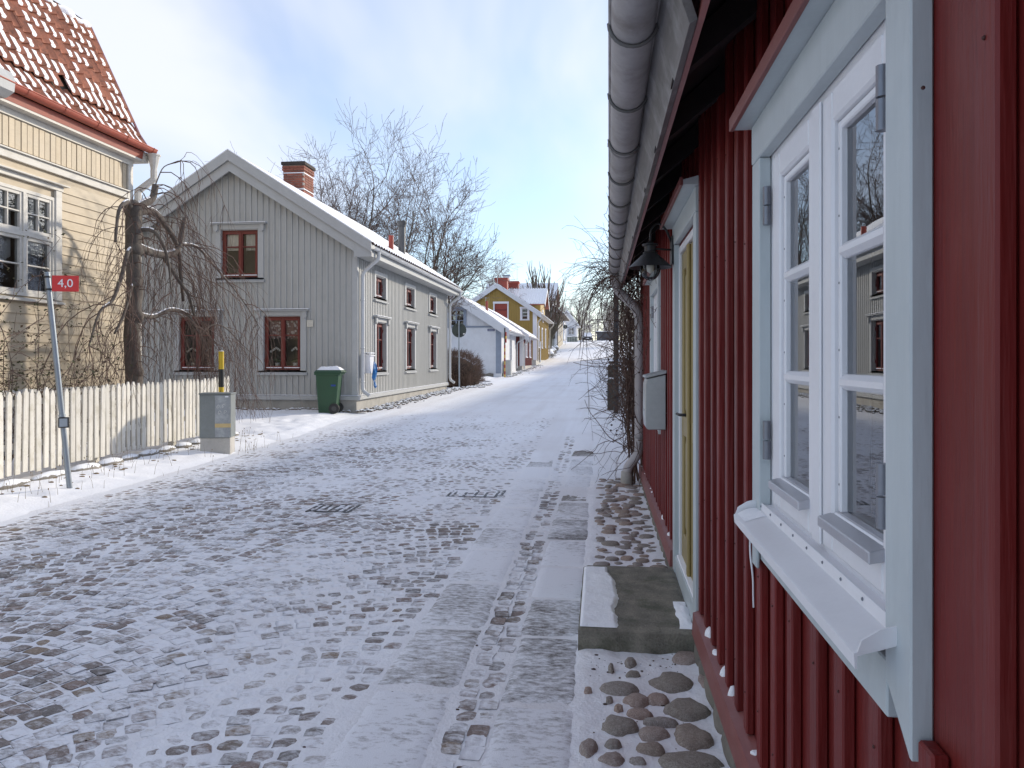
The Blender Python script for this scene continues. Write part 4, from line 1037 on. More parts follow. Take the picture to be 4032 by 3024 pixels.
ARMS = [
 ([(TX, 11.72, 3.95), (TX+.05, 11.95, 4.10), (TX+.08, 12.12, 4.22), (TX+.1, 12.17, 4.45)], [.09, .08, .07, .065]),
 ([(TX, 11.75, 3.9), (TX+.05, 12.15, 4.0), (TX+.08, 12.5, 3.83), (TX+.1, 12.85, 3.5), (TX+.1, 12.95, 3.0), (TX+.12, 13.0, 2.55)], [.085, .075, .06, .05, .04, .03]),
 ([(TX, 11.72, 3.36), (TX+.05, 12.2, 3.30), (TX+.1, 12.6, 3.33), (TX+.12, 12.85, 3.5), (TX+.12, 12.98, 3.85), (TX+.12, 13.05, 4.05)], [.09, .08, .075, .065, .055, .05]),
 ([(TX+.1, 12.88, 3.55), (TX+.16, 13.4, 3.58), (TX+.2, 13.95, 3.3), (TX+.25, 14.6, 2.95), (TX+.3, 15.2, 2.55), (TX+.3, 15.7, 2.2)], [.04, .034, .028, .02, .014, .008]),
 ([(TX+.1, 12.4, 3.28), (TX+.2, 12.7, 2.9), (TX+.25, 12.95, 2.65), (TX+.3, 13.05, 2.3), (TX+.32, 13.3, 1.95)], [.05, .04, .035, .03, .02]),
 ([(TX+.32, 13.3, 2.0), (TX+.35, 13.6, 2.15), (TX+.4, 14.0, 2.12), (TX+.45, 14.5, 1.85), (TX+.5, 15.0, 1.6)], [.025, .022, .018, .012, .006]),
 ([(TX+.03, 11.75, 2.25), (TX+.1, 12.1, 2.22), (TX+.2, 12.45, 2.36), (TX+.3, 12.8, 2.3), (TX+.38, 13.05, 2.0), (TX+.42, 13.3, 1.7)], [.06, .05, .045, .04, .03, .02]),
 ([(TX, 11.66, 3.9), (TX+.1, 11.4, 4.0), (TX+.15, 11.1, 3.8), (TX+.2, 10.95, 3.3)], [.06, .05, .035, .02]),
 ([(TX, 11.68, 3.3), (TX+.1, 11.4, 3.2), (TX+.2, 11.1, 2.8), (TX+.25, 10.8, 2.4), (TX+.25, 10.5, 2.2), (TX+.3, 10.2, 1.7)], [.05, .045, .04, .03, .025, .015]),
 ([(TX, 11.68, 2.75), (TX+.12, 11.45, 2.6), (TX+.2, 11.15, 2.2), (TX+.25, 10.85, 1.9)], [.045, .035, .03, .02]),
 ([(TX, 11.75, 4.0), (TX-.2, 12.0, 4.1), (TX-.35, 12.4, 3.9), (TX-.4, 12.7, 3.3)], [.06, .05, .035, .02]),
 ([(TX, 11.72, 3.6), (TX+.3, 11.8, 3.6), (TX+.5, 11.85, 3.2), (TX+.6, 11.8, 2.6)], [.05, .04, .03, .015]),
 ([(TX+.1, 12.1, 4.3), (TX+.12, 12.2, 4.55), (TX+.15, 12.35, 4.8), (TX+.16, 12.75, 4.98), (TX+.16, 13.0, 5.15)], [.018, .014, .011, .008, .004]),
]
def smooth_path(pts, rad, k=4):
    P = [Vector(p) for p in pts]; out, ro = [], []
    for i in range(len(P)-1):
        p0_, p1_, p2_, p3_ = P[max(0, i-1)], P[i], P[i+1], P[min(len(P)-1, i+2)]
        for t in range(k):
            t /= k; out.append(.5*((2*p1_)+(-p0_+p2_)*t+(2*p0_-5*p1_+4*p2_-p3_)*t*t+(-p0_+3*p1_-3*p2_+p3_)*t**3)); ro.append(rad[i]*(1-t)+rad[i+1]*t)
    return out+[P[-1]], ro+[rad[-1]]
def droop(p, d, L, r, depth=0):
    n = 8 if depth == 0 else 6; q = Vector(p); dd = Vector(d); pts = [q.copy()]
    for i in range(n):
        dd = (dd*.82+Vector((rt_.gauss(0, .16), rt_.gauss(0, .16), -.30-.04*i+rt_.gauss(0, .08)))).normalized() if depth < 2 else (dd*.9+Vector((rt_.gauss(0, .14), rt_.gauss(0, .14), -.16))).normalized()
        q = q+dd*(L/n); pts.append(q.copy())
        if q.z < .45: break
    if len(pts) < 3: return
    ra = [max(.0022, r*(1-.85*i/(len(pts)-1))) for i in range(len(pts))]
    tw.tube([tuple(v) for v in pts], ra, 4 if r > .006 else 3, cap=False)
    if depth < 2:
        for k in range(rt_.randint(3, 5) if depth == 0 else rt_.randint(1, 3)):
            i = rt_.randint(2, len(pts)-1); t = (pts[i]-pts[i-1]).normalized()
            droop(pts[i], (t+Vector((rt_.gauss(0, .5), rt_.gauss(0, .6), rt_.gauss(.1, .3)))).normalized(), L*rt_.uniform(.3, .65), max(.0025, r*.55), depth+1)
SNB = MB()
for pts, rad in ARMS:
    P, r_ = smooth_path(pts, [q*.8 for q in rad]); tb.tube([tuple(v) for v in P], r_, 10 if rad[0] > .05 else 6)
    for i in range(2, len(P)):
        t = (P[i]-P[i-1]).normalized()
        for k in range(2 if rad[0] > .03 else 1):
            if rt_.random() < .42:
                side = Vector((rt_.gauss(.15, .6), rt_.gauss(.1, .6), rt_.uniform(-.1, .5)))
                droop(P[i], (t*.5+side).normalized(), rt_.uniform(.7, 2.1)*min(1.0, P[i].z/2.6), rt_.uniform(.005, .010))
        if abs(t.z) < .55 and rad[0] > .03 and P[i].z > 2: SNB.tube([tuple(P[i-1]+Vector((0, 0, r_[i-1]*.75))), tuple(P[i]+Vector((0, 0, r_[i]*.75)))], [r_[i-1]*.55, r_[i]*.55], 6)
for k in range(24):
    z = rt_.uniform(1.2, 4.0); an = rt_.uniform(0, 6.28); d = Vector((math.cos(an)*.9+.2, math.sin(an), .35)); droop((TX+math.cos(an)*.12, 11.7+math.sin(an)*.12, z), d.normalized(), rt_.uniform(.7, 1.7)*min(1, z/2.4), .007)
for k in range(16):
    z = rt_.uniform(3.0, 4.0); droop((TX+rt_.uniform(0, .3), 13.0+rt_.uniform(-.4, .5), z), Vector((rt_.gauss(.1, .4), 1.0, .05)).normalized(), rt_.uniform(1.4, 2.8), .008)
for k in range(10):
    droop((TX+.6, 13.2+rt_.uniform(-.8, .9), rt_.uniform(1.4, 2.2)), Vector((rt_.gauss(.6, .4), .8, .1)).normalized(), rt_.uniform(1.0, 1.8), .006)
tb.build('trunk', BARK, wt, True, fix=False); tw.build('crown', TWIG, wt, False, fix=False); SNB.build('branch_snow', SNOW, wt, True, fix=False)['kind'] = 'stuff'

# ================================================================== rose bush before the cream house
rb = thing('rose_bush', 'tangled rose bush with small dull leaves against the cream house', 'bush', (-7.5, 8.9, .2))
st_, lf, lf2 = MB(), MB(), MB(); rr = random.Random(29)
def leaf(mb, p, s):
    d = Vector((rr.gauss(0, 1), rr.gauss(0, 1), rr.gauss(0, .6))).normalized(); u = d.orthogonal().normalized(); u.rotate(Quaternion(d, rr.uniform(0, 6.28))); p = Vector(p)
    b = len(mb.v); mb.v += [tuple(p), tuple(p+d*s*.5+u*s*.3), tuple(p+d*s), tuple(p+d*s*.5-u*s*.3)]; mb.f.append((b, b+1, b+2, b+3))
for k in range(46):
    p = Vector((-7.5+rr.gauss(0, .18), 8.9+rr.gauss(0, .55), .2)); dd = Vector((rr.gauss(0, .2), rr.gauss(.05, .35), 1)).normalized(); pts = [p.copy()]; L = rr.uniform(1.8, 3.4)
    for i in range(14):
        dd = (dd+Vector((rr.gauss(-.01, .12), rr.gauss(.035, .15), -.055-.012*i))).normalized(); p = p+dd*(L/14); p.x = min(p.x, -6.98); pts.append(p.copy())
        if p.z < .3: break
        if i > 4:
            for _ in range(rr.randint(1, 4)):
                q = p+Vector((rr.gauss(0, .07), rr.gauss(0, .09), rr.gauss(0, .07))); leaf(lf if rr.random() < .7 else lf2, q, rr.uniform(.03, .065)); 
            if rr.random() < .5:
                e = p+Vector((rr.uniform(-.3, .12), rr.gauss(0, .25), rr.gauss(0, .18))); st_.tube([tuple(p), tuple((p+e)/2+Vector((0, 0, .03))), tuple(e)], [.004, .003, .0015], 3, cap=False)
                for _ in range(3): leaf(lf, e+Vector((rr.gauss(0, .04), rr.gauss(0, .05), rr.gauss(0, .04))), rr.uniform(.025, .05))
    st_.tube([tuple(v) for v in pts], [.008*(1-.75*i/len(pts)) for i in range(len(pts))], 4, cap=False)
# one long spray reaching out towards the tree
for (tip, z0) in (((-7.1, 10.6, 2.62), 2.2), ((-7.15, 10.0, 2.2), 1.9), ((-7.0, 9.9, 1.9), 1.7)):
    a = Vector((-7.4, 9.2, z0)); b = Vector(tip)
    pts = [a.lerp(b, t)+Vector((0, 0, .16*math.sin(t*3.1)))+Vector((rr.gauss(0, .02), rr.gauss(0, .02), rr.gauss(0, .02))) for t in np.linspace(0, 1, 10)]
    st_.tube([tuple(v) for v in pts], [.006*(1-.07*i) for i in range(10)], 4, cap=False)
    for v in pts[3:]:
        for _ in range(5): leaf(lf, v+Vector((rr.gauss(0, .05), rr.gauss(0, .05), rr.gauss(0, .04))), rr.uniform(.025, .05))
st_.build('stems', TWIG, rb, False, fix=False)
lf.build('leaves', M('dull_green_leaf', (.07, .068, .024), .6, .4, 5, bump=0, mode='world', rnd=0), rb, fix=False)
lf2.build('withered_leaves', M('withered_leaf', (.11, .07, .035), .7, .4, 5, bump=0, mode='world', rnd=0), rb, fix=False)
# ================================================================== the grey house with the gable
GREY = M('grey_paint', (.41, .41, .39), .55, .08, 4, 45, .2, (1, 1, .15), rnd=.04, dirt=(.28, .285, .27), dirt_amt=.35)
GREYT = M('grey_trim', (.42, .425, .415), .5, .07, 4, 45, .12, rnd=.03)
WINRED = M('window_red', (.15, .022, .016), .45, .12, 5, 40, .1, rnd=.03)
ROOFT = M('snowy_roof_tile', (.30, .10, .065), .8, .25, 6, 50, .3, snow=.72)
BRICK = M('chimney_brick', (.24, .075, .045), .8, .25, 8, 60, .35, rnd=.25)
MORT = M('mortar', (.33, .29, .26), .9, .15)
GPIPE = M('grey_white_pipe', (.58, .585, .58), .4, .05, rnd=.03)
gh = thing('grey_house', 'grey board and batten house with red windows and snowy tiled roof', 'house', (-6.06, 18.6, .25))
GX0, GX1, GY0, GY1 = -12.48, -6.06, 18.6, 29.9
RX = -9.27
ZB, ZE = .56, 4.12
def rz_(x): return 6.60-abs(x-RX)*.640                      # underside of roof
FG = Frame((0, GY0, 0), (1, 0, 0), (0, -1, 0))             # gable: a = X
FS_ = Frame((GX1, 0, 0), (0, 1, 0), (1, 0, 0))             # street side: a = Y
GW = [(-9.60, -8.62, 3.60, 4.80), (-8.47, -7.50, 1.25, 2.60), (-10.73, -9.78, 1.25, 2.60)]
GC = [(-9.78, -8.45, 3.44, 5.0), (-8.63, -7.35, 1.10, 2.78), (-10.9, -9.62, 1.10, 2.78)]
SW = [(20.25, 21.2, 1.22, 2.52), (23.5, 24.55, 1.22, 2.52), (26.85, 27.85, 1.22, 2.52), (20.2, 21.15, 3.22, 3.78), (23.45, 24.5, 3.22, 3.78), (26.8, 27.8, 3.22, 3.78)]
SC = [(a-.17, b+.17, c-.14, d+(.2 if d < 3 else .13)) for a, b, c, d in SW]
m = MB(FG); wall_holes(m, (GX0, GX1), (-.16, 0), (ZB, ZE), GW+[])
hz = [w for w in GW if w[3] > ZE]
# gable triangle in columns so that the upper window stays open
xs = sorted({GX0, RX, GX1, *[w[0] for w in hz], *[w[1] for w in hz]})
for p, q in zip(xs[:-1], xs[1:]):
    lo = ZE
    for w in hz:
        if w[0] <= p and q <= w[1]: lo = w[3]
    m.prism([(p, -.16, lo), (q, -.16, lo), (q, -.16, max(lo, rz_(q)-.02)), (p, -.16, max(lo, rz_(p)-.02))], (0, .16, 0))
m.build('gable_wall', GREY, gh)
m = MB(FS_); wall_holes(m, (GY0+.161, GY1), (-.16, 0), (ZB, ZE), SW); m.build('street_wall', GREY, gh)
m = MB(); m.box((GX0, GX0+.16), (GY0+.161, GY1), (ZB, ZE)); m.build('rear_wall', GREY, gh)
m = MB(); m.box((GX0+.161, GX1-.161), (GY1-.16, GY1), (ZB, ZE)); m.prism([(GX0, GY1-.16, ZE), (GX1, GY1-.16, ZE), (RX, GY1-.16, rz_(RX)-.02)], (0, .16, 0)); m.build('gable_wall', GREY, gh)
a = GX0+.11
while a < GX1-.1:
    for z0, z1 in spans(ZB+.05, rz_(a)-.03, a, GC, .01): batten(FG, gh, a, z0, z1, .045, .001, .026, GREY)
    a += .1545
a = GY0+.13
while a < GY1-.05:
    for z0, z1 in spans(ZB+.05, ZE-.05, a, SC, .01): batten(FS_, gh, a, z0, z1, .05, .001, .015, GREY)
    a += .155
m = MB(FG); m.box((GX1-.10, GX1+.03), (.001, .032), (ZB+.05, ZE+.1)); m.build('corner_board', GREYT, gh)
m = MB(FS_); m.box((GY0-.03, GY0+.10), (.032, .036), (ZB+.05, ZE)); m.build('corner_board', GREYT, gh)
m = MB(FS_); m.box((GY1-.10, GY1+.02), (.001, .034), (ZB+.05, ZE)); m.build('corner_board', GREYT, gh)
# water table with snow, plinth
m = MB(); m.box((GX0, GX1+.09), (GY0-.09, GY1+.02), (ZB-.06, ZB+.045)); m.build('water_table', GREYT, gh, bevel=.01)
m = MB(FG); m.grid(lambda u, w: (GX0+u*(GX1+.085-GX0), .002+w*.083, ZB+.048+.022*math.sin(math.pi*min(.9, w+.1))*(.8+.5*float(fbm(u*60, w*2, 2)))), np.linspace(0, 1, 120), np.linspace(0, 1, 5)); m.build('ledge_snow', SNOW, gh, True)
m = MB(FS_); m.grid(lambda u, w: (GY0+u*(GY1-GY0), .002+w*.083, ZB+.048+.020*math.sin(math.pi*min(.9, w+.1))*(.8+.5*float(fbm(u*80, w*2, 2)))), np.linspace(0, 1, 120), np.linspace(0, 1, 5)); m.build('ledge_snow', SNOW, gh, True)
m = MB(); m.box((GX0+.02, GX1-.0), (GY0+.01, GY1-.02), (-.2, ZB-.061)); m.build('plinth', FOUND, gh)
# roof
RY0, RYE = GY0-.30, GY1+.35; EX = GX1+.48; EXL = GX0-.48
m = MB()
for s in (1, -1):
    ex = EX if s > 0 else EXL
    m.prism([(RX, RY0+.02, rz_(RX)), (ex, RY0+.02, rz_(ex)), (ex, RY0+.02, rz_(ex)+.10), (RX, RY0+.02, rz_(RX)+.10)], (0, RYE-RY0-.04, 0))
m.build('roof_deck', GREYT, gh)
tw_ = .235
def rtile(s):
    ex = EX+.05 if s > 0 else EXL-.05
    def fn(u, w):
        x = RX+(ex-RX)*u; y = RY0+w*(RYE-RY0); cs = (u*13) % 1
        return (x, y, rz_(x)+.135+.022*math.cos(y/tw_*2*math.pi)+.022*(cs if u < .9999 else 1))
    us = []
    for k in range(13): us += [k/13+1e-4, (k+1)/13-1e-4]
    ws = np.arange(0, 1.0001, tw_/6/(RYE-RY0))
    return MB().grid(fn, us, ws)
rtile(1).build('roof_tiles', ROOFT, gh, True, fix=False); rtile(-1).build('roof_tiles', ROOFT, gh, True, fix=False)
def rsnow(s):
    ex = EX-.07 if s > 0 else EXL+.07
    def fn(u, w):
        x = RX+(ex-RX)*u; y = RY0+.03+w*(RYE-RY0-.06); cs = (u*13.3) % 1
        return (x, y, rz_(x)+.156+.014*math.cos(y/tw_*2*math.pi)+.016*cs+.016*float(fbm(x*3, y*3, 3))-.03*max(0, (u-.97)/.03))
    us = []
    for k in range(13): us += [k/13.3+1e-4, (k+.5)/13.3, (k+1)/13.3-1e-4]
    return MB().grid(fn, us+[1.0], np.arange(0, 1.0001, tw_/5/(RYE-RY0)))
rsnow(1).build('roof_snow', SNOW, gh, True, fix=False); rsnow(-1).build('roof_snow', SNOW, gh, True, fix=False)
# barge boards in two steps
for s in (1, -1):
    ex = EX if s > 0 else EXL
    for (dz0, dz1, y, nm) in ((-.10, .155, RY0-.03, 'barge_board'), (-.36, -.102, RY0+.04, 'inner_barge_board')):
        xe = ex if dz0 > -.2 else ex-.30*s
        q = rz_(RX)
        m = MB(); m.prism([(RX, y, q+dz0), (xe, y, rz_(xe)+dz0), (xe, y, rz_(xe)+dz1), (RX, y, q+dz1)], (0, .045, 0)); m.build(nm, GREYT, gh)
    m = MB(); m.prism([(RX, RY0+.02, rz_(RX)-.36), (ex-.3*s, RY0+.02, rz_(ex-.3*s)-.36), (ex-.3*s, RY0+.02, rz_(ex-.3*s)-.02), (RX, RY0+.02, rz_(RX)-.02)], (0, GY0-RY0-.02, 0)) if False else MB()
    m = MB(); m.prism([(RX, RY0-.04, rz_(RX)+.156), (ex, RY0-.04, rz_(ex)+.156), (ex, RY0-.04, rz_(ex)+.185), (RX, RY0-.04, rz_(RX)+.185)], (0, .14, 0)); m.build('verge_snow', SNOW, gh, bevel=.01)
m = MB(); m.prism([(EX, RY0-.03, rz_(EX)-.10), (EX, RY0-.03, rz_(EX)+.155), (GX1+.12, RY0-.03, rz_(GX1+.12)-.10), (GX1+.06, RY0-.03, ZE-.10), (GX1+.2, RY0-.03, ZE-.14), (EX-.02, RY0-.03, rz_(EX)-.16)], (0, .04, 0)); 
m = MB(); m.prism([(EX-.002, RY0+.016, rz_(EX)+.09), (EX-.002, RY0+.016, ZE-.08), (GX1+.03, RY0+.016, ZE-.08), (GX1+.03, RY0+.016, rz_(GX1+.03)+.05)], (0, .03, 0)); m.build('eaves_end', GREYT, gh)
# boxed eaves on the street side
m = MB(); m.box((GX1+.027, EX-.06), (RY0+.06, RYE-.05), (ZE-.055, ZE-.025)); m.prism([(EX-.06, RY0+.06, ZE-.07), (EX-.03, RY0+.06, ZE-.07), (EX-.03, RY0+.06, rz_(EX)-.004), (EX-.06, RY0+.06, rz_(EX)-.004)], (0, RYE-RY0-.1, 0)); m.build('boxed_eaves', GREYT, gh)
gg = gutter_mesh((EX+.045, RY0, rz_(EX)+.03), (EX+.045, RYE, rz_(EX)+.01), .068, 8, .009).build('gutter', GPIPE, gh, True, fix=False)
y = RY0+.4
while y < RYE: gutter_mesh((EX+.045, y, rz_(EX)+.029), (EX+.045, y+.03, rz_(EX)+.029), .075, 8, .011).build('gutter_bracket', GPIPE, gg, True, fix=False); y += .9
gz = rz_(EX)-.04
for (yy, tail) in ((GY0+.16, 1), (GY1+.10, 1)):
    m = MB(); m.tube(bend([(EX+.045, yy, gz), (EX+.045, yy, gz-.16), (GX1+.11, yy+.0, gz-.5), (GX1+.11, yy, .72), (GX1+.3, yy-.02, .60)], .12), .05, 12); p = m.build('downpipe', GPIPE, gh, 'auto')
    for z in (3.0, 1.8, .95): MB().lathe((GX1+.11, yy, z), [(.05, -.02), (.057, -.018), (.057, .018), (.05, .02)], 12).build('pipe_clip', GPIPE, p, True)

def grey_window(F, a0, a1, z0, z1, kind, depth=.06):
    m = MB(F); fw = .045
    m.box((a0, a0+fw), (-.13, -depth), (z0, z1)); m.box((a1-fw, a1), (-.13, -depth), (z0, z1)); m.box((a0+fw, a1-fw), (-.13, -depth), (z0, z0+fw)); m.box((a0+fw, a1-fw), (-.13, -depth), (z1-fw, z1))
    w = m.build('window', WINRED, gh); mid = (a0+a1)/2
    r = 2 if z1-z0 > .9 else 1
    for (s0, s1) in ((a0+fw, mid-.001), (mid+.001, a1-fw)): 
        zz = z0+fw+(z1-z0-2*fw)*(.66)
        sash(F, w, s0, s1, z0+fw, z1-fw, -.12, -depth+.018, .055, WINRED, GLASS_G, r, 1, .03, rowpos=[zz] if r == 2 else None, bev=.003)
    m = MB(F); m.box((mid-.03, mid+.03), (-depth+.0185, -depth+.03), (z0+fw, z1-fw)); m.build('cover_strip', WINRED, w)
    for aa in (a0+.02, a1-.02):
        for zz in (z0+.2, z1-.25): MB(F).box((aa-.02, aa+.02), (-depth+.001, -depth+.028), (zz, zz+.09)).build('hinge', WINRED, w)
    for (p, q) in ((a0-.15, a0-.0005), (a1+.0005, a1+.15)): MB(F).box((p, q), (-.1, .034), (z0-.02, z1+.02)).build('casing', GREYT, w, bevel=.004)
    MB(F).box((a0-.15, a1+.15), (-.1, .036), (z1+.021, z1+.135)).build('head_casing', GREYT, w, bevel=.004)
    MB(F).box((a0-.149, a1+.149), (-.1, .0), (z0-.06, z0-.001)).build('under_sill', GREYT, w)
    MB(F).prism([(a0-.18, .0005, z0-.13), (a0-.18, .075, z0-.13), (a0-.18, .075, z0-.10), (a0-.18, .0005, z0-.055)], (a1-a0+.36, 0, 0)).build('sill', GREYT, w)
    if r == 2:
        MB(F).prism([(a0-.24, .0, z1+.136), (a0-.24, .13, z1+.136), (a0-.24, .13, z1+.155), (a0-.24, .0, z1+.175)], (a1-a0+.48, 0, 0)).build('drip_cap', GREYT, w)
        MB(F).box((a0-.24, a1+.24), (.005, .125), (z1+.172, z1+.190)).build('cap_snow', SNOW, w, bevel=.006)
        for aa in (a0-.12, a1+.12):
            MB(F).prism([(aa-.055, .0365, z1+.133), (aa+.055, .0365, z1+.133), (aa+.055, .0365, z1+.0), (aa, .0365, z1-.055), (aa-.055, .0365, z1+.0)], (0, .045, 0)).build('corbel', GREYT, w)
    MB(F).box((a0+fw, a1-fw), (-depth+.0, -depth+.03), (z0+.046, z0+.068)).build('sill_snow', SNOW, w, bevel=.006)
    room(F, w, a0, a1, z0, z1, -.135, 1.4, ROOM)
    if kind == 'lace':
        LACE = lace()
        m = MB(F); m.grid(lambda u, v: (a0+.05+u*(a1-a0-.1), -.145+.008*math.sin(u*40), z1-.05-v*.5+.015*math.sin(u*60)*(v > .99)), np.linspace(0, 1, 60), np.linspace(0, 1, 4)); m.build('lace_valance', LACE, w, True)
    if kind == 'sheer':
        for s0, s1 in ((a0+.05, mid-.08), (mid+.1, a1-.1)):
            m = MB(F); m.grid(lambda u, v: (s0+u*(s1-s0), -.15+.01*math.sin(u*22), z1-.04-v*.46), np.linspace(0, 1, 24), np.linspace(0, 1, 3)); m.build('curtain', CURTAIN, w, True)
    if kind in ('lace', 'orchid'):
        POT = CURTAIN; PET = CURTAIN; GREEN = LEAFG
        for aa, sgn in ((a0+.28, 1), (a1-.22, -1)):
            MB(F).lathe((aa, -.19, z0+.05), [(.0, 0), (.05, 0), (.065, .13), (.055, .13), (.0, .11)], 14).build('flower_pot', POT, w, True)
            m = MB(F); m.tube(bend([(aa, -.19, z0+.17), (aa+.02*sgn, -.19, z0+.42), (aa+.05*sgn, -.18, z0+.56), (aa-.08*sgn, -.17, z0+.54)], .06), .005, 5); m.build('stem', GREEN, w)
            for k in range(3):
                m = MB(F); m.blob((aa+(.05-.05*k)*sgn, -.18, z0+.22+.02*k), (.09, .03, .03), 1, .1, k); m.build('plant_leaf', GREEN, w, True)
            for k in range(6):
                m = MB(F); m.blob((aa+(.07-.045*k)*sgn, -.16+.01*(k % 2), z0+.56-.03*abs(k-2)), (.032, .012, .03), 2, .35, k, freq=3); m.build('blossom', PET, w, True)
    if kind == 'box':
        m = MB(F); m.blob((a1-.2, -.3, z0+.25), (.16, .1, .22), 2, .4, 2); m.build('house_plant', LEAFG, w, True)
    return w
LEAFG = M('house_plant_green', (.05, .085, .03), .5, .3)
_lace = []
def lace():
    if _lace: return _lace[0]
    m, n, l, b = nodes_of('lace'); vec = coords(n, l, 'object'); v = n.new('ShaderNodeTexVoronoi'); v.inputs['Scale'].default_value = 14; l.new(vec, v.inputs['Vector'])
    l.new(ramp(n, l, v.outputs['Distance'], .3, .5, (.62, .55, .55, 1), (.2, .1, .1, 1)), b.inputs['Base Color']); b.inputs['Roughness'].default_value = .9; _lace.append(m); return m
grey_window(FG, *GW[0], 'sheer'); grey_window(FG, *GW[1], 'lace'); grey_window(FG, *GW[2], 'orchid')
for i, w in enumerate(SW): grey_window(FS_, *w, ['sheer', 'box', 'none', 'sheer', 'none', 'none'][i], .09)
m = MB(FG); m.box((-7.33, -7.16), (.0265, .045), (2.33, 2.50)); vent = m.build('vent', M('vent_cream', (.6, .57, .48), .5), gh, bevel=.005)
for k in range(5): MB(FG).box((-7.31, -7.18), (.0455, .05), (2.35+k*.028, 2.363+k*.028)).build('louvre', CREAMW, vent)
# brick chimney
cx0, cx1, cy0, cy1 = -9.75, -9.1, 22.8, 23.6
ch = MB().box((cx0+.01, cx1-.01), (cy0+.01, cy1-.01), (6.2, 7.52)).build('chimney', MORT, gh)
br = MB().box((0, .235), (0, .115), (0, .062)).mesh('brick', bevel=.004); br.materials.append(BRICK)
brr = MB().box((0, .115), (0, .235), (0, .062)).mesh('brick', bevel=.004); brr.materials.append(BRICK)
z = 6.3; k = 0
while z < 7.46:
    off = 0 if k % 2 else -.122; e = .03 if z > 7.3 else 0
    x = cx0-.004-e+off
    while x < cx1+e-.05:
        x0 = max(x, cx0-.004-e); wd = min(x+.235, cx1+.004+e)-x0
        if wd > .04: piece('brick', br, ch, (x0, cy0-.006-e, z), None, (wd/.235, 1, 1))
        x += .245
    y = cy0+.112-e+(0 if k % 2 else -.122)*0
    while y < cy1+e-.05:
        wd = min(.235, cy1+.004+e-y)
        if wd > .04: piece('brick', brr, ch, (cx1+.006+e-.115, y, z), None, (1, wd/.235, 1))
        y += .245
    z += .075; k += 1
for z in (6.78, 7.28): MB().box((cx0-.02, cx1+.02), (cy0-.022, cy1+.02), (z-.02, z+.005)).build('white_band', WHITE, ch)
MB().box((cx0-.06, cx1+.06), (cy0-.06, cy1+.06), (7.52, 7.62)).build('chimney_cap', M('sooty_brick', (.05, .038, .032), .9, .3), ch, bevel=.01)
MB().box((cx0-.03, cx1+.03), (cy0-.035, cy1+.03), (6.2, 6.62)).build('flashing', DKRED, ch)
# flue and vent pipe on the roof
fl = MB().tube([(-6.9, 26.2, 5.0), (-6.9, 26.2, 6.25)], .125, 16).build('flue', M('flue_steel', (.12, .12, .12), .45, metal=.5), gh, 'auto')
MB().lathe((-6.9, 26.2, 6.14), [(.126, 0), (.15, .0), (.15, .10), (.165, .12), (.165, .2), (.13, .21), (0, .21)], 16).build('flue_cowl', M('cowl_steel', (.10, .10, .10), .5, metal=.5), fl, 'auto')
MB().tube([(-6.2, 22.3, 4.6), (-6.2, 22.3, 5.2)], .075, 14).build('vent_pipe', M('vent_pipe_red', (.33, .05, .03), .5), gh, 'auto')
# stones and gravel at the foot of the house
GRAV = M('foot_gravel', (.2, .17, .14), .9, .3, 6, snow=.25)
m = MB(); rgv = random.Random(6)
for k in range(620):
    if k < 520: y = rgv.uniform(18.5, 31.8); x = GX1+.03+abs(rgv.gauss(0, .3))
    else: x = rgv.uniform(-11, -5.9); y = GY0-.05-abs(rgv.gauss(0, .06))
    z = float(ground_z(np.array(x), np.array(y))); z = max(z, sz(y)-.0); s = rgv.uniform(.02, .07); m.blob((x, y, z+.012), (s, s*rgv.uniform(.7, 1.2), s*.6), 1, .25, k)
o = m.build('gravel', GRAV, None); tag(o, 'stones and gravel heaped along the foot of the grey house', 'gravel', kind='stuff')

# ---- green wheelie bin
BING = M('green_bin_plastic', (.022, .075, .035), .45, .14, 5, 60, .08, rnd=0)
bn = thing('wheelie_bin', 'green plastic wheelie bin with snow on its lid by the grey house', 'bin', (-6.55, 18.1, .2)); bz = .21; bx, by = -6.55, 18.05
BF = Frame((bx, by, bz), (math.cos(R(8)), math.sin(R(8)), 0), (math.sin(R(8)), -math.cos(R(8)), 0))
m = MB(BF); m.hexa([(-.22, -.22, .0), (.18, -.22, .0), (.18, .22, .0), (-.22, .22, .0), (-.28, -.28, .97), (.27, -.28, .97), (.27, .28, .97), (-.28, .28, .97)]); m.build('body', BING, bn, bevel=.02)
m = MB(BF); m.box((-.31, .31), (-.31, .31), (.93, .985)); m.build('rim', BING, bn, bevel=.012)
m = MB(BF); m.hexa([(-.32, -.32, .986), (.36, -.32, .986), (.36, .32, .986), (-.32, .32, .986), (-.27, -.27, 1.05), (.33, -.27, 1.05), (.33, .27, 1.05), (-.27, .27, 1.05)]); m.build('lid', BING, bn, bevel=.012)
m = MB(BF); m.tube([(.36, -.2, 1.0), (.36, .2, 1.0)], .018, 8); m.build('handle', BING, bn)
m = MB(BF); m.grid(lambda u, w: (-.26+u*.58, -.26+w*.52, 1.048+.085*min(1, 6*min(u, 1-u, w, 1-w))*(.55+.8*(.5+float(fbm(u*4, w*4, 3))))), np.linspace(0, 1, 18), np.linspace(0, 1, 18)); m.build('lid_snow', SNOW, bn, True)
for s in (-1, 1):
    wh = MB(BF); pts = []
    wh.tube([(.16, s*.25-.025, .125), (.16, s*.25+.025, .125)], .125, 20); o = wh.build('wheel', BLK, bn, 'auto')
    MB(BF).tube([(.16, s*.25+.026, .125), (.16, s*.25+.034, .125)], .06, 14).build('hub', M('hub_grey%d' % s, (.06, .06, .06), .5), o, 'auto')
m = MB(BF); m.tube([(.16, -.27, .125), (.16, .27, .125)], .015, 8); m.build('axle', IRON, bn)
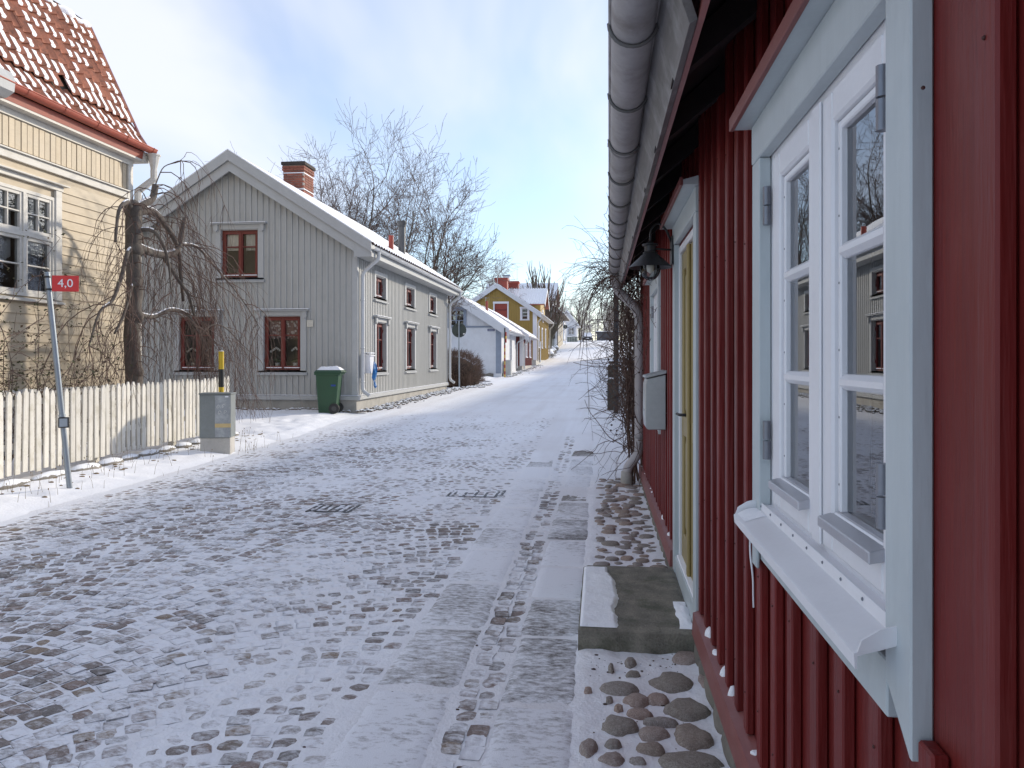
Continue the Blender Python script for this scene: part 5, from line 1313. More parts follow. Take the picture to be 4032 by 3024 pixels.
m = MB(BF); m.box((.09, .20), (.272, .277), (.66, .70)); m.build('blue_label', M('label_blue', (.02, .06, .3), .5), bn)
# ---- white letter box on the street wall with a blue bag
lb = thing('letterbox', 'small white letter box with a blue bag hanging from it on the grey house', 'letterbox', (-5.95, 19.1, 1.15))
MB().box((-6.03, -5.83), (18.98, 19.34), (1.16, 1.62)).build('body', WHITE, lb, bevel=.01)
MB().prism([(-6.035, 18.96, 1.625), (-5.80, 18.96, 1.60), (-5.80, 18.96, 1.625), (-6.035, 18.96, 1.67)], (0, .4, 0)).build('lid', WHITE, lb)
MB().box((-6.02, -5.81), (18.97, 19.35), (1.665, 1.69)).build('lid_snow', SNOW, lb, bevel=.008)
BLUE = M('blue_plastic_bag', (.01, .15, .42), .35, .3, 14, 30, .4)
m = MB(); n = 9
for i, (z, r) in enumerate([(1.46, .02), (1.40, .05), (1.28, .085), (1.15, .10), (1.05, .085), (.98, .03), (.92, .035), (.84, .06), (.78, .02)]):
    for k in range(n):
        t = 2*math.pi*k/n; q = r*(1+.25*math.sin(k*2.7+i)); m.v.append((-5.74+q*math.cos(t)*.6+.02*math.sin(i), 19.06+q*math.sin(t)+.008*i, z))
for i in range(8):
    for k in range(n): k2 = (k+1) % n; m.f.append((i*n+k, i*n+k2, (i+1)*n+k2, (i+1)*n+k))
m.build('bag', BLUE, lb, False)
# ================================================================== houses further up the street
WPLAST = M('white_plaster', (.66, .67, .69), .8, .1, 2, 30, .2, rnd=.02, dirt=(.5, .47, .42), dirt_amt=.4, dirt_scale=1.2)
WBOARD = M('white_boards', (.64, .65, .67), .6, .06, 3, 40, .15, (1, 1, .2), rnd=.05)
BGREY = M('blue_grey_trim', (.24, .28, .35), .55, .1)
MUST = M('mustard_paint', (.36, .24, .055), .6, .12, 3, 40, .2, (1, 1, .15), rnd=.05)
FRED = M('barn_red', (.16, .025, .022), .6, .15, 3, 40, .2, (1, 1, .15), rnd=.05)
REDPL = M('red_sheet_chimney', (.30, .05, .03), .55, .12, 3)
STONEP = M('grey_render', (.33, .33, .31), .85, .2, 1.5, 25, .4, dirt=(.17, .15, .12), dirt_amt=.6, dirt_scale=1.3)
BEIGE = M('worn_beige_render', (.36, .32, .25), .85, .2, 1.5, 25, .4, dirt=(.2, .18, .15), dirt_amt=.6, dirt_scale=1.3)
TILESN = M('snow_dusted_tile', (.28, .10, .07), .8, .25, 5, 40, .3, snow=.55)

def simple_window(F, parent, a0, a1, z0, z1, frame, casing, cols=2, rows=2, cw=.1, n=.03, glass=None, roomm=None):
    m = MB(F); fw = .05; mid = (a0+a1)/2
    m.box((a0, a0+fw), (-.1, n-.01), (z0, z1)); m.box((a1-fw, a1), (-.1, n-.01), (z0, z1)); m.box((a0+fw, a1-fw), (-.1, n-.01), (z0, z0+fw)); m.box((a0+fw, a1-fw), (-.1, n-.01), (z1-fw, z1))
    w = m.build('window', frame, parent)
    for k in range(1, cols): aa = a0+(a1-a0)*k/cols; MB(F).box((aa-.035, aa+.035), (-.09, n-.008), (z0+fw, z1-fw)).build('mullion', frame, w)
    for r in range(1, rows): zz = z0+(z1-z0)*r/rows; MB(F).box((a0+fw, a1-fw), (-.085, n-.014), (zz-.018, zz+.018)).build('muntin', frame, w)
    for k in range(cols):
        for r in range(rows): pane_quad(F, a0+(a1-a0)*k/cols, a0+(a1-a0)*(k+1)/cols, z0+(z1-z0)*r/rows, z0+(z1-z0)*(r+1)/rows, -.05).build('pane', glass or GLASS, w, fix=False)
    if casing:
        for p, q in ((a0-cw, a0-.001), (a1+.001, a1+cw)): MB(F).box((p, q), (.002, n+.02), (z0-.02, z1+.02)).build('casing', casing, w)
        MB(F).box((a0-cw-.03, a1+cw+.03), (.002, n+.03), (z1+.021, z1+.021+cw)).build('head_casing', casing, w)
        MB(F).box((a0-cw-.03, a1+cw+.03), (.002, n+.06), (z0-.08, z0-.021)).build('sill', casing, w)
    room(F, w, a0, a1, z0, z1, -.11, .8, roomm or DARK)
    return w
def gable_house(name, label, x0, x1, y0, y1, z0, ze, zr, mat, roofmat, trim, over=.4, fy=.3, snow_th=.07, base=None, gable_mat=None, boards=None, rx=None, found=.5):
    """ridge along Y, street wall at x1 (left of street) or x0 (right of street)"""
    h = thing(name, label, 'house', ((x0+x1)/2, y0, z0)); rx = rx if rx is not None else (x0+x1)/2; sl = (zr-ze)/(x1-rx)
    def rz(x): return zr-abs(x-rx)*sl
    zb = z0+found
    return h, rx, rz, zb
def shell(h, x0, x1, y0, y1, z0, zb, ze, rz, rx, mat, holesS, holesG, street=1, gmat=None):
    gmat = gmat or mat
    xs = x1 if street > 0 else x0
    F1 = Frame((xs, 0, 0), (0, 1, 0), (street, 0, 0)); FGb = Frame((0, y0, 0), (1, 0, 0), (0, -1, 0))
    wall_holes(MB(F1), (y0+.161, y1), (-.15, 0), (zb, ze), holesS).build('street_wall', mat, h)
    xo = x0 if street > 0 else x1
    MB().box((min(xo, xo+.15*street), max(xo, xo+.15*street)), (y0+.161, y1), (zb, ze)).build('rear_wall', mat, h)
    m = wall_holes(MB(FGb), (x0, x1), (-.16, 0), (zb, ze), holesG)
    hz = [w for w in holesG if w[3] > ze]
    X_ = sorted({x0, rx, x1, *[w[0] for w in hz], *[w[1] for w in hz]})
    for p, q in zip(X_[:-1], X_[1:]):
        cuts = [(w[2], w[3]) for w in hz if w[0] <= p and q <= w[1]]
        lo = ze
        if cuts:
            if cuts[0][0] > ze: m.box((p, q), (-.16, 0), (ze, cuts[0][0]))
            lo = cuts[0][1]
        m.prism([(p, -.16, lo), (q, -.16, lo), (q, -.16, max(lo, rz(q)-.02)), (p, -.16, max(lo, rz(p)-.02))], (0, .16, 0))
    m.build('gable_wall', gmat, h)
    m = MB(); m.box((x0, x1), (y1+.001, y1+.12), (zb, ze)); m.prism([(x0, y1+.001, ze), (x1, y1+.001, ze), (rx, y1+.001, rz(rx)-.02)], (0, .12, 0)); m.build('gable_wall', mat, h)
    MB().box((x0+.02, x1-.02), (y0+.02, y1), (z0-1.0, zb-.001)).build('plinth', FOUND, h)
    return F1, FGb
def roof(h, x0, x1, y0, y1, rz, rx, over, fy, mat, trim, snow=.07, barge=.22, street=1, gut=True, courses=0):
    for s in (-1, 1):
        e = (x1+over) if s > 0 else (x0-over)
        MB().prism([(rx, y0-fy, rz(rx)), (e, y0-fy, rz(e)), (e, y0-fy, rz(e)+.09), (rx, y0-fy, rz(rx)+.09)], (0, y1-y0+2*fy, 0)).build('roof_slope', mat, h)
        if snow:
            MB().grid(lambda u, w: (rx+(e-rx)*u*(1-.10/abs(e-rx)), y0-fy+w*(y1-y0+2*fy), rz(rx+(e-rx)*u*(1-.10/abs(e-rx)))+.09+snow*(.55+.8*(.5+float(fbm(u*3, w*9, 3))))-(snow+.02)*max(0, (u-.96)/.04)+(.02*((u*courses) % 1) if courses else 0)+(.012*math.cos(w*(y1-y0)/.24*6.28) if courses else 0)), np.linspace(0, 1, 3*courses+2 if courses else 26), np.linspace(0, 1, int((y1-y0)*16) if courses else 40)).build('roof_snow', SNOW, h, True)
        MB().prism([(rx, y0-fy-.03, rz(rx)-barge), (e, y0-fy-.03, rz(e)-barge), (e, y0-fy-.03, rz(e)+.11), (rx, y0-fy-.03, rz(rx)+.11)], (0, .028, 0)).build('barge_board', trim, h)
        MB().prism([(rx, y0-fy-.035, rz(rx)+.111), (e, y0-fy-.035, rz(e)+.111), (e, y0-fy-.035, rz(e)+.111+snow*.7), (rx, y0-fy-.035, rz(rx)+.111+snow*.7)], (0, .12, 0)).build('verge_snow', SNOW, h)
    e = (x1+over) if street > 0 else (x0-over)
    if gut: gutter_mesh((e+.06*street, y0-fy, rz(e)+.03), (e+.06*street, y1+fy, rz(e)+.02), .065, 8, .009).build('gutter', GPIPE, h, True, fix=False)
    MB().box((min(x1 if street > 0 else x0, e), max(x1 if street > 0 else x0, e)), (y0-fy+.02, y1+fy-.02), (rz(e)-.06, rz(e)-.03)).build('boxed_eaves', trim, h)

# ---- white plastered house
z0 = .42; x0, x1, y0, y1 = -12.0, -6.12, 47.0, 55.2; rx = -9.05; ze, zr = 3.45, 5.55
h = thing('white_house', 'white plastered house with blue grey trim and snowy roof past the hedge', 'house', (x1, y0, z0)); sl = (zr-ze)/(x1-rx); rz = lambda x: zr-abs(x-rx)*.655; zb = z0+.25
HG = [(-9.42, -8.42, 3.62, 4.62)]; HS = [(51.6, 52.3, 1.35, 2.9)]
F1, F2 = shell(h, x0, x1, y0, y1, z0, zb, ze, rz, rx, WPLAST, HS, HG)
roof(h, x0, x1, y0, y1, rz, rx, .55, .35, TILESN, WBOARD, .07, .42, courses=12)
a = -11.4
while a < -6.5:
    for s0, s1 in spans(3.62, rz(a)-.03, a, [(-9.62, -8.22, 3.5, 4.8)], .0): batten(F2, h, a, s0, s1, .165, .002, .022, WBOARD, 'upright_board')
    a += .172
MB(F2).box((x0, x1-.33), (.002, .05), (3.50, 3.60)).build('belt_board', BGREY, h)
MB(F2).box((x1-.32, x1+.01), (.002, .04), (zb, 3.62)).build('corner_board', BGREY, h)
MB(F1).box((y0-.01, y0+.06), (.002, .03), (zb, ze)).build('corner_board', WPLAST, h)
simple_window(F2, h, *HG[0], BGREY, BGREY, 2, 3, .14)
simple_window(F1, h, *HS[0], BGREY, WPLAST, 1, 3, .08)
MB(F2).box((x1-.45, x1+.04), (-.02, .12), (z0-.4, zb+.0)).build('corner_stone', WPLAST, h)
MB(F2).box((-11.0, -8.9), (.002, .05), (1.85, 2.05)).build('lintel', BGREY, h)
for k in range(9):
    m = MB(); xx = -11.6+k*.6; m.blob((xx, y0-.05, z0+.08), (.28, .1, .2), 2, .2, k); m.build('foundation_stone', FST, h, True, loc=(xx, y0-.05, z0+.08))
p = MB().tube(bend([(x1+.61, y1+.2, rz(x1+.55)), (x1+.61, y1+.2, rz(x1+.55)-.25), (x1+.1, y1+.05, rz(x1+.55)-.5), (x1+.1, y1+.05, .9)], .15), .05, 10).build('downpipe', GPIPE, h, 'auto')
pl = thing('street_name_plate', 'small dark blue street name plate on the white house gable', 'sign', (-6.75, y0, 3.3))
MB(F2).box((-6.96, -6.52), (.003, .015), (3.28, 3.42)).build('plate', M('enamel_blue', (.02, .03, .13), .35), pl); MB(F2).box((-6.92, -6.56), (.0155, .017), (3.325, 3.375)).build('lettering_line', M('plate_text', (.45, .47, .55), .5), pl)
def aerial(label, x, y, z0, z1, ang=0, group=None, grid=False):
    t = thing('television_aerial', label, 'aerial', (x, y, z0)); MB().tube([(x, y, z0), (x, y, z1)], .022, 6).build('mast', GALV, t)
    c, s = math.cos(ang), math.sin(ang); m = MB(); m.tube([(x-.9*c, y-.9*s, z1-.08), (x+.35*c, y+.35*s, z1-.08)], .014, 5); m.build('boom', GALV, t)
    for k in range(7): q = -.85+k*.16; L = .26+.02*k; MB().tube([(x+q*c-s*L, y+q*s+c*L, z1-.08), (x+q*c+s*L, y+q*s-c*L, z1-.08)], .009, 4).build('dipole', GALV, t)
    for k in (-.14, .14, .28, -.28):
        MB().tube([(x+.3*c-s*.4, y+.3*s+c*.4, z1-.08+k), (x+.3*c+s*.4, y+.3*s-c*.4, z1-.08+k)], .009, 4).build('reflector_bar', GALV, t)
    return t
aerial('dark spindly aerial standing on the ridge of the white house', -9.1, 48.2, 5.4, 7.1, .6)
m = MB(); m.tube([(-7.9, 53.0, rz(-7.9)), (-7.9, 53.0, rz(-7.9)+.8)], .09, 10); m.build('vent_pipe', REDPL, h)

# ---- small red house
z0 = .72; x0, x1, y0, y1 = -11.6, -5.72, 56.2, 63.6; rx = -8.7; ze, zr = 3.65, 5.35; rz = lambda x: zr-abs(x-rx)*.62; zb = z0+.35
h = thing('small_red_house', 'low red boarded house with white corner trim between white and mustard houses', 'house', (x1, y0, z0))
HS = [(58.3, 59.3, 1.75, 3.2), (61.3, 62.3, 1.75, 3.2)]
F1, F2 = shell(h, x0, x1, y0, y1, z0, zb, ze, rz, rx, FRED, HS, [])
roof(h, x0, x1, y0, y1, rz, rx, .5, .3, TILESN, WBOARD, .07, .35, courses=10)
for w in HS: simple_window(F1, h, *w, WHITE, WHITE, 2, 3, .12)
MB(F2).box((x1-.22, x1+.02), (.002, .045), (zb, ze+.1)).build('corner_board', WHITE, h); MB(F1).box((y0-.04, y0+.14), (.002, .05), (zb, ze-.05)).build('corner_board', WHITE, h)
MB(F2).box((-6.75, -6.62), (.002, .02), (2.55, 2.7)).build('number_plate', WHITE, h)
p = MB().tube(bend([(x1+.56, y0-.2, rz(x1+.5)), (x1+.56, y0-.2, rz(x1+.5)-.25), (x1+.12, y0+.02, rz(x1+.5)-.55), (x1+.12, y0+.02, .85)], .15), .055, 10).build('downpipe', GPIPE, h, 'auto')
a = x0+.1
while a < x1-.25: batten(F2, h, a, zb, min(rz(a)-.03, 9), .05, .001, .022, FRED); a += .2
a = y0+.2
while a < y1: 
    for s0, s1 in spans(zb, ze, a, [(q-.17, r+.17, s-.1, t+.15) for q, r, s, t in HS]): batten(F1, h, a, s0, s1, .05, .001, .022, FRED)
    a += .2

# ---- mustard house with the wall dormer
z0 = 1.0; x0, x1, y0, y1 = -12.75, -5.75, 68.5, 84.5; rx = -9.3; ze, zr = 5.85, 8.25; rz = lambda x: zr-abs(x-rx)*.665; zb = z0+.5
h = thing('mustard_house', 'mustard yellow boarded house with white trim and two red chimneys', 'house', (x1, y0, z0))
HG = [(-7.05, -6.5, 5.12, 6.1), (-9.5, -8.35, 4.6, 6.55)]; HS = [(70.5, 71.5, 2.7, 4.5), (74.6, 75.6, 2.7, 4.5), (79.2, 80.2, 2.8, 4.6), (75.4, 76.6, 5.3, 6.3)]
F1, F2 = shell(h, x0, x1, y0, y1, z0, zb, ze+.0, rz, rx, MUST, [w for w in HS if w[3] < ze], HG)
roof(h, x0, x1, y0, y1, rz, rx, .5, .4, TILESN, WBOARD, .07, .32, courses=14)
simple_window(F2, h, *HG[0], WHITE, WHITE, 1, 3, .14)
hat = MB(F2).box((-9.5, -8.35), (-.09, -.02), (4.6, 6.55)).build('hatch', REDPL, h)
for s in ((-9.62, -9.5), (-8.35, -8.23)): MB(F2).box(s, (.002, .05), (4.6, 6.7)).build('hatch_casing', WHITE, hat)
MB(F2).box((-9.64, -8.21), (.002, .09), (6.56, 6.68)).build('hatch_casing', WHITE, hat); MB(F2).box((-9.64, -8.21), (.002, .1), (6.685, 6.74)).build('hatch_snow', SNOW, hat)
MB(F2).box((-9.46, -8.4), (-.0195, .01), (5.95, 6.05)).build('hatch_rail', FRED, hat)
for w in HS[:3]: simple_window(F1, h, *w, WHITE, WHITE, 2, 3, .13)
a = x0+.15
while a < x1-.3:
    for s0, s1 in spans(zb, rz(a)-.03, a, [(-7.25, -6.3, 4.98, 6.3), (-9.66, -8.2, 4.5, 6.78)]): batten(F2, h, a, s0, s1, .05, .001, .022, MUST)
    a += .215
a = y0+.3
while a < y1:
    for s0, s1 in spans(zb, ze, a, [(q-.17, r+.17, s-.1, t+.15) for q, r, s, t in HS[:3]]): batten(F1, h, a, s0, s1, .05, .001, .022, MUST)
    a += .215
MB(F2).box((x1-.3, x1+.02), (.002, .045), (zb, ze+.1)).build('corner_board', WHITE, h); MB(F1).box((y0-.04, y0+.16), (.002, .05), (zb, ze-.06)).build('corner_board', WHITE, h)
MB(F1).box((72.2, 73.1), (.002, .06), (zb-.2, zb+1.75)).build('cellar_door', BGREY, h)
# dormer
dy0, dy1, dz, dzr = 73.0, 79.4, 6.75, 8.5; dm = (dy0+dy1)/2
m = MB(F1); wall_holes(m, (dy0+.3, dy1-.3), (-.15, .004), (ze-.3, dz), [HS[3]]); m.prism([(dy0+.3, -.15, dz), (dy1-.3, -.15, dz), (dm, -.15, dzr-.1)], (0, .154, 0)); m.build('dormer_front', MUST, h)
for yy in (dy0+.3, dy1-.45): MB().prism([(x1-.152, yy, ze-.3), (x1-.152, yy, dz), (rx+1.0, yy, dz), (rx+1.0, yy, rz(rx+1.0)-.1)], (0, .15, 0)).build('dormer_cheek', MUST, h)
simple_window(F1, h, *HS[3], WHITE, WHITE, 2, 2, .12)
for s in (-1, 1):
    e = dy0 if s < 0 else dy1; sl_ = (dzr-dz)/(dm-dy0)
    MB().prism([(x1+.45, dm, dzr), (x1+.45, e, dz-.02), (x1+.45, e, dz+.09), (x1+.45, dm, dzr+.10)], (rx-x1-.45, 0, 0)).build('dormer_roof', TILESN, h)
    MB().grid(lambda u, w: (rx+w*(x1+.45-rx), dm+(e-dm)*u, dzr+.12-(dzr-dz+.02)*u+.02*((u*11) % 1)+.025*math.cos(w*(x1+.45-rx)/.24*6.28)+.02*float(fbm(u*4, w*6, 2))), sum([[k/11+1e-3, (k+1)/11-1e-3] for k in range(11)], []), np.linspace(0, 1, 110)).build('dormer_snow', SNOW, h, True)
    MB().prism([(x1+.45, dm, dzr-.2), (x1+.45, e, dz-.22), (x1+.45, e, dz+.12), (x1+.45, dm, dzr+.13)], (.03, 0, 0)).build('barge_board', WHITE, h)
for (a, b, c, d, t) in ((-10.15, -9.0, 73.6, 74.5, 9.45), (-9.2, -8.2, 76.4, 77.2, 9.4)):
    c_ = MB().box((a, b), (c, d), (7.2, t)).build('chimney', REDPL, h, bevel=.01); MB().box((a-.08, b+.08), (c-.08, d+.08), (t-.25, t-.02)).build('chimney_collar', REDPL, c_, bevel=.01)
p = MB().tube(bend([(x1+.56, y0-.2, rz(x1+.5)), (x1+.56, y0-.2, rz(x1+.5)-.25), (x1+.15, y0+.1, rz(x1+.5)-.7), (x1+.15, y0+.1, 1.4)], .15), .06, 10).build('downpipe', CREAMW, h, 'auto')
p = MB().tube(bend([(x1+.56, y1+.1, rz(x1+.5)), (x1+.56, y1+.1, rz(x1+.5)-.25), (x1+.15, y1-.1, rz(x1+.5)-.7), (x1+.15, y1-.1, 2.0)], .15), .06, 10).build('downpipe', CREAMW, h, 'auto')
aerial('tall aerial on the gable end of the mustard house', -9.3, 68.9, 8.2, 10.6, 1.0)
aerial('comb shaped aerial low beside the red hatch of the mustard house', -10.0, 66.5, 5.0, 7.0, 0.1)

# ---- grey rendered house with deep eaves
z0 = 2.8; x0, x1, y0, y1 = -13.5, -5.85, 103, 119; rx = -9.7; ze, zr = 8.3, 11.0; rz = lambda x: zr-abs(x-rx)*.70; zb = z0+.4
h = thing('grey_rendered_house', 'tall worn grey rendered house with deep dark eaves up the street', 'house', (x1, y0, z0))
HS = [(105.5, 106.6, 5.0, 6.8), (109, 110.1, 5.0, 6.8), (113, 114.1, 5.2, 7.0)]
F1, F2 = shell(h, x0, x1, y0, y1, z0, zb, ze, rz, rx, BEIGE, HS, [], 1, STONEP)
roof(h, x0, x1, y0, y1, rz, rx, 1.0, .5, EAVES_SHADE, M('weathered_grey_wood', (.16, .14, .12), .8), .06, .2)
for w in HS: simple_window(F1, h, *w, WHITE_OLD, WHITE_OLD, 2, 2, .1)
MB(F2).box((x1-.35, x1+.02), (.002, .05), (zb, ze)).build('corner_strip', WPLAST, h)
MB().tube([(x1+.08, y0+.1, ze-.5), (x1+.08, y0+.1, z0)], .05, 8).build('downpipe', IRON, h)
MB(F2).box((-6.95, -6.1), (.01, .5), (4.35, 5.3)).build('dark_awning', IRON, h, bevel=.05)
for k in range(14):
    m = MB(); xx, yy = -6.7+.9*random.random(), 86.5+k*1.15; zz = sz(yy)+.25; m.blob((xx, yy, zz), (.45, .55, .5), 2, .25, k); o = m.build('boulder', M('boulder%d' % k, (.2, .19, .17), .9, .3, 3, 30, .5, snow=.5) if k == 0 else bpy.data.materials['boulder0'], None, True, loc=(xx, yy, zz)); 
    tag(o, 'snow topped boulder in the rough bank between mustard and grey houses', 'boulder', 'boulders of the bank')

# ---- big house with brown tiles behind
z0 = 2.5; x0, x1, y0, y1 = -17.5, -7.2, 116, 126; h = thing('brown_roofed_house', 'large house with half snowed brown tile roof and white chimney far behind', 'house', (-12, y0, z0))
MB().box((x0, x1), (y0, y1), (z0-1, 10.6)).build('wall', WPLAST, h)
MB().prism([(x1-.0, y0, 10.6), (x1-.0, y1, 10.6), (x1-.0, 121, 13.4)], (-.3, 0, 0)).build('gable', STONEP, h)
for e in (y0-.6, y1+.6):
    MB().prism([(x0-.5, 121, 13.5), (x0-.5, e, 10.3), (x0-.5, e, 10.42), (x0-.5, 121, 13.64)], (x1-x0+1.0, 0, 0)).build('roof_slope', M('brown_tile%d' % int(e), (.17, .085, .06), .85, .3, 4, 30, .3, snow=.34), h)
MB().box((-15.2, -14.2), (119.2, 120.2), (11, 14.6)).build('chimney', WPLAST, h); MB().box((-15.3, -14.1), (119.1, 120.3), (14.6, 14.8)).build('chimney_cap', BGREY, h)
MB().prism([(-15.5, 114.4, 10.6), (-12.6, 114.4, 10.6), (-14.05, 114.4, 12.7)], (0, 5, 0)).build('dormer', M('brown_board', (.13, .1, .08), .8), h)
aerial('tall aerial above the brown tiled roof with wide reflector', -12.2, 112, 9, 15.2, 2.8)
# ---- white houses at the far end
for (x0, x1, y0, y1, z0, ze, zr, lab) in ((-12.0, -6.6, 138, 147, 4.8, 9.3, 12.2, 'pale house with bright snowed roof at the far end of the street'), (-9.0, -5.0, 160, 168, 5.2, 9.2, 11.8, 'farthest white gabled house under frosted trees')):
    h = thing('white_house', lab, 'house', (x1, y0, z0)); rx = (x0+x1)/2; q = (zr-ze)/(x1-rx); rz = (lambda rx, zr, q: lambda x: zr-abs(x-rx)*q)(rx, zr, q)
    HS = [(y0+2, y0+3.2, z0+1.6, z0+3.0)]; HG = [(rx+.3, rx+1.4, z0+1.6, z0+3.0)]
    F1, F2 = shell(h, x0, x1, y0, y1, z0, z0+.4, ze, rz, rx, WPLAST, HS, HG); roof(h, x0, x1, y0, y1, rz, rx, .5, .4, TILESN, WHITE, .1, .3)
    simple_window(F1, h, *HS[0], WHITE, WHITE, 2, 2); simple_window(F2, h, *HG[0], WHITE, BGREY, 2, 2)
g = thing('dark_garage', 'low dark garage with flat snowy roof behind the parked car', 'garage', (1.5, 141, 4.9))
MB().box((-.8, 3.2), (141, 146), (4.4, 6.5)).build('wall', M('charcoal_boards', (.12, .12, .125), .7), g); MB().box((-1.0, 3.4), (140.7, 146.3), (6.5, 6.62)).build('roof', IRON, g); MB().box((-.95, 3.35), (140.75, 146.2), (6.62, 6.75)).build('roof_snow', SNOW, g, bevel=.03)
MB().box((0.2, 2.8), (140.95, 140.99), (4.9, 6.4)).build('door', M('garage_door', (.08, .08, .085), .6), g)
cbx = thing('green_container', 'green ribbed waste container with snow at the street end', 'container', (-4.6, 128.5, 4.4))
MB().box((-5.6, -3.9), (128, 129.2), (4.35, 5.35)).build('body', M('container_green', (.13, .17, .15), .6), cbx, bevel=.02); MB().box((-5.62, -3.88), (127.98, 129.22), (5.36, 5.46)).build('lid_snow', SNOW, cbx, bevel=.02)
for k in range(6): MB().box((-5.5+k*.28, -5.42+k*.28), (127.95, 127.99), (4.4, 5.3)).build('rib', GREYT, cbx)

# ---- parked car seen from the front
car = thing('parked_car', 'dark car with snow covered windscreen and bonnet parked up the street', 'car', (-2.25, 131, 4.62)); c0 = Vector((-2.25, 129.6, 4.66)); KF = Frame(c0, (1, 0, 0), (0, -1, 0))
CARP = M('car_paint', (.03, .035, .045), .3, .1, metal=.3)
m = MB(KF)
sec = [(0, .30, .62), (-.25, .24, .80), (-1.05, .24, .92), (-1.35, .24, .95), (-2.9, .24, .98), (-4.1, .28, .95)]
def ring(n, zl, zh, w): return [(-w, n, zl), (w, n, zl), (w+.04, n, (zl+zh)/2), (w-.05, n, zh), (-w+.05, n, zh), (-w-.04, n, (zl+zh)/2)]
b = 0
R_ = [ring(n, a, c, .80 if i == 0 else .86) for i, (n, a, c) in enumerate(sec)]
for r in R_: m.v += [tuple(KF(*p)) for p in r]
for i in range(len(R_)-1):
    for k in range(6): k2 = (k+1) % 6; m.f.append((i*6+k, i*6+k2, (i+1)*6+k2, (i+1)*6+k))
m.f.append(tuple(range(6))[::-1]); m.f.append(tuple(len(m.v)-6+k for k in range(6))); m.build('body', CARP, car, 'auto', bevel=.02)
m = MB(KF); m.hexa([(-.78, -1.2, .93), (.78, -1.2, .93), (.78, -3.9, .93), (-.78, -3.9, .93), (-.58, -1.95, 1.45), (.58, -1.95, 1.45), (.58, -3.3, 1.43), (-.58, -3.3, 1.43)]); m.build('cabin', M('car_glass', (.02, .025, .03), .1, spec=.8), car, bevel=.03)
m = MB(KF); m.hexa([(-.70, -1.17, .95), (.70, -1.17, .95), (.70, -1.25, .95), (-.70, -1.25, .95), (-.56, -1.86, 1.43), (.56, -1.86, 1.43), (.56, -1.94, 1.43), (-.56, -1.94, 1.43)]); m.build('windscreen_snow', SNOW, car, bevel=.01)
MB(KF).box((-.56, .56), (-3.3, -1.9), (1.452, 1.52)).build('roof_snow', SNOW, car, bevel=.02)
m = MB(KF); m.hexa([(-.66, -.25, .80), (.66, -.25, .80), (.7, -1.15, .93), (-.7, -1.15, .93), (-.6, -.3, .84), (.6, -.3, .84), (.65, -1.12, .97), (-.65, -1.12, .97)]); m.build('bonnet_snow', SNOW, car, bevel=.01)
for s in (-1, 1):
    MB(KF).box((min(s*.52, s*.76), max(s*.52, s*.76)), (.0, .03), (.58, .70)).build('headlight', GALV, car, bevel=.01)
    MB(KF).box((min(s*.86, s*1.02), max(s*.86, s*1.02)), (-1.45, -1.3), (.95, 1.07)).build('mirror', CARP, car, bevel=.02)
    for n in (-.75, -3.3):
        w = MB(KF); w.tube([(s*.70, n, .31), (s*.88, n, .31)], .31, 18); o = w.build('wheel', BLK, car, 'auto'); MB(KF).tube([(s*.881, n, .31), (s*.885, n, .31)], .19, 14).build('rim', GALV, o)
MB(KF).box((-.26, .26), (.032, .042), (.42, .53)).build('number_plate', WHITE, car); MB(KF).box((-.55, .55), (.005, .025), (.36, .41)).build('grille', BLK, car)

# ================================================================== street furniture along the left side
def round_sign(label, x, y, zb_, zc, r, lean=0):
    t = thing('round_sign', label, 'sign', (x, y, zb_)); MB().tube([(x+lean, y-.045, zb_-.1), (x, y-.045, zc+r+.08)], .030, 12).build('post', POST, t, 'auto')
    m = MB(); m.tube([(x, y-.002, zc), (x, y+.002, zc)], r, 36); m.build('disc', M('sign_back_%d' % int(y), (.045, .06, .055), .5), t)
    for dz in (-.18, .18): MB().box((x-.11, x+.11), (y-.03, y-.003), (zc+dz*r/.3-.015, zc+dz*r/.3+.015)).build('clamp', IRON, t)
    MB().box((x+r*.55, x+r*.8), (y-.006, y-.003), (zc-.18, zc-.13)).build('sticker', WHITE, t)
    return t
round_sign('back of a round road sign on a thin post beside the clipped hedge', -5.86, 31.5, .34, 2.74, .305, .02)
round_sign('distant round road sign on a post before the grey rendered house', -5.35, 116, 3.8, 6.5, .32)
# clipped hedge
hd = thing('clipped_hedge', 'rounded brown leafless hedge between grey house and white house', 'hedge', (-6.6, 33.4, .4))
HC, HR = Vector((-6.75, 33.6, .85)), Vector((1.62, 1.7, 1.08))
m = MB(); m.blob(tuple(HC-Vector((0, 0, .12))), (HR.x*.86, HR.y*.86, HR.z*.86), 3, .10, 5); m.build('inner_twigs', M('hedge_core', (.045, .03, .024), .95, .4, 14, 60, .8), hd, False)
m = MB(); rh = random.Random(41)
for k in range(9000):
    d = Vector((rh.gauss(0, 1), rh.gauss(0, 1), rh.gauss(0, 1))).normalized()
    if d.y > .5: continue
    if d.z < -.35: continue
    e = (abs(d.x)**3+abs(d.y)**3+abs(d.z)**3)**(-1/3)
    p = HC+Vector((d.x*HR.x, d.y*HR.y, d.z*HR.z))*e*rh.uniform(.72, .92); q = p+(Vector((d.x, d.y, d.z+.35))+Vector((rh.gauss(0, .55), rh.gauss(0, .55), rh.gauss(0, .55)))).normalized()*rh.uniform(.12, .32)
    m.tube([tuple(p), tuple(q)], [.007, .003], 3, cap=False)
m.build('twigs', M('hedge_twig', (.17, .11, .08), .9, .35, 3, bump=0, mode='world', rnd=0), hd, False, fix=False)
m = MB()
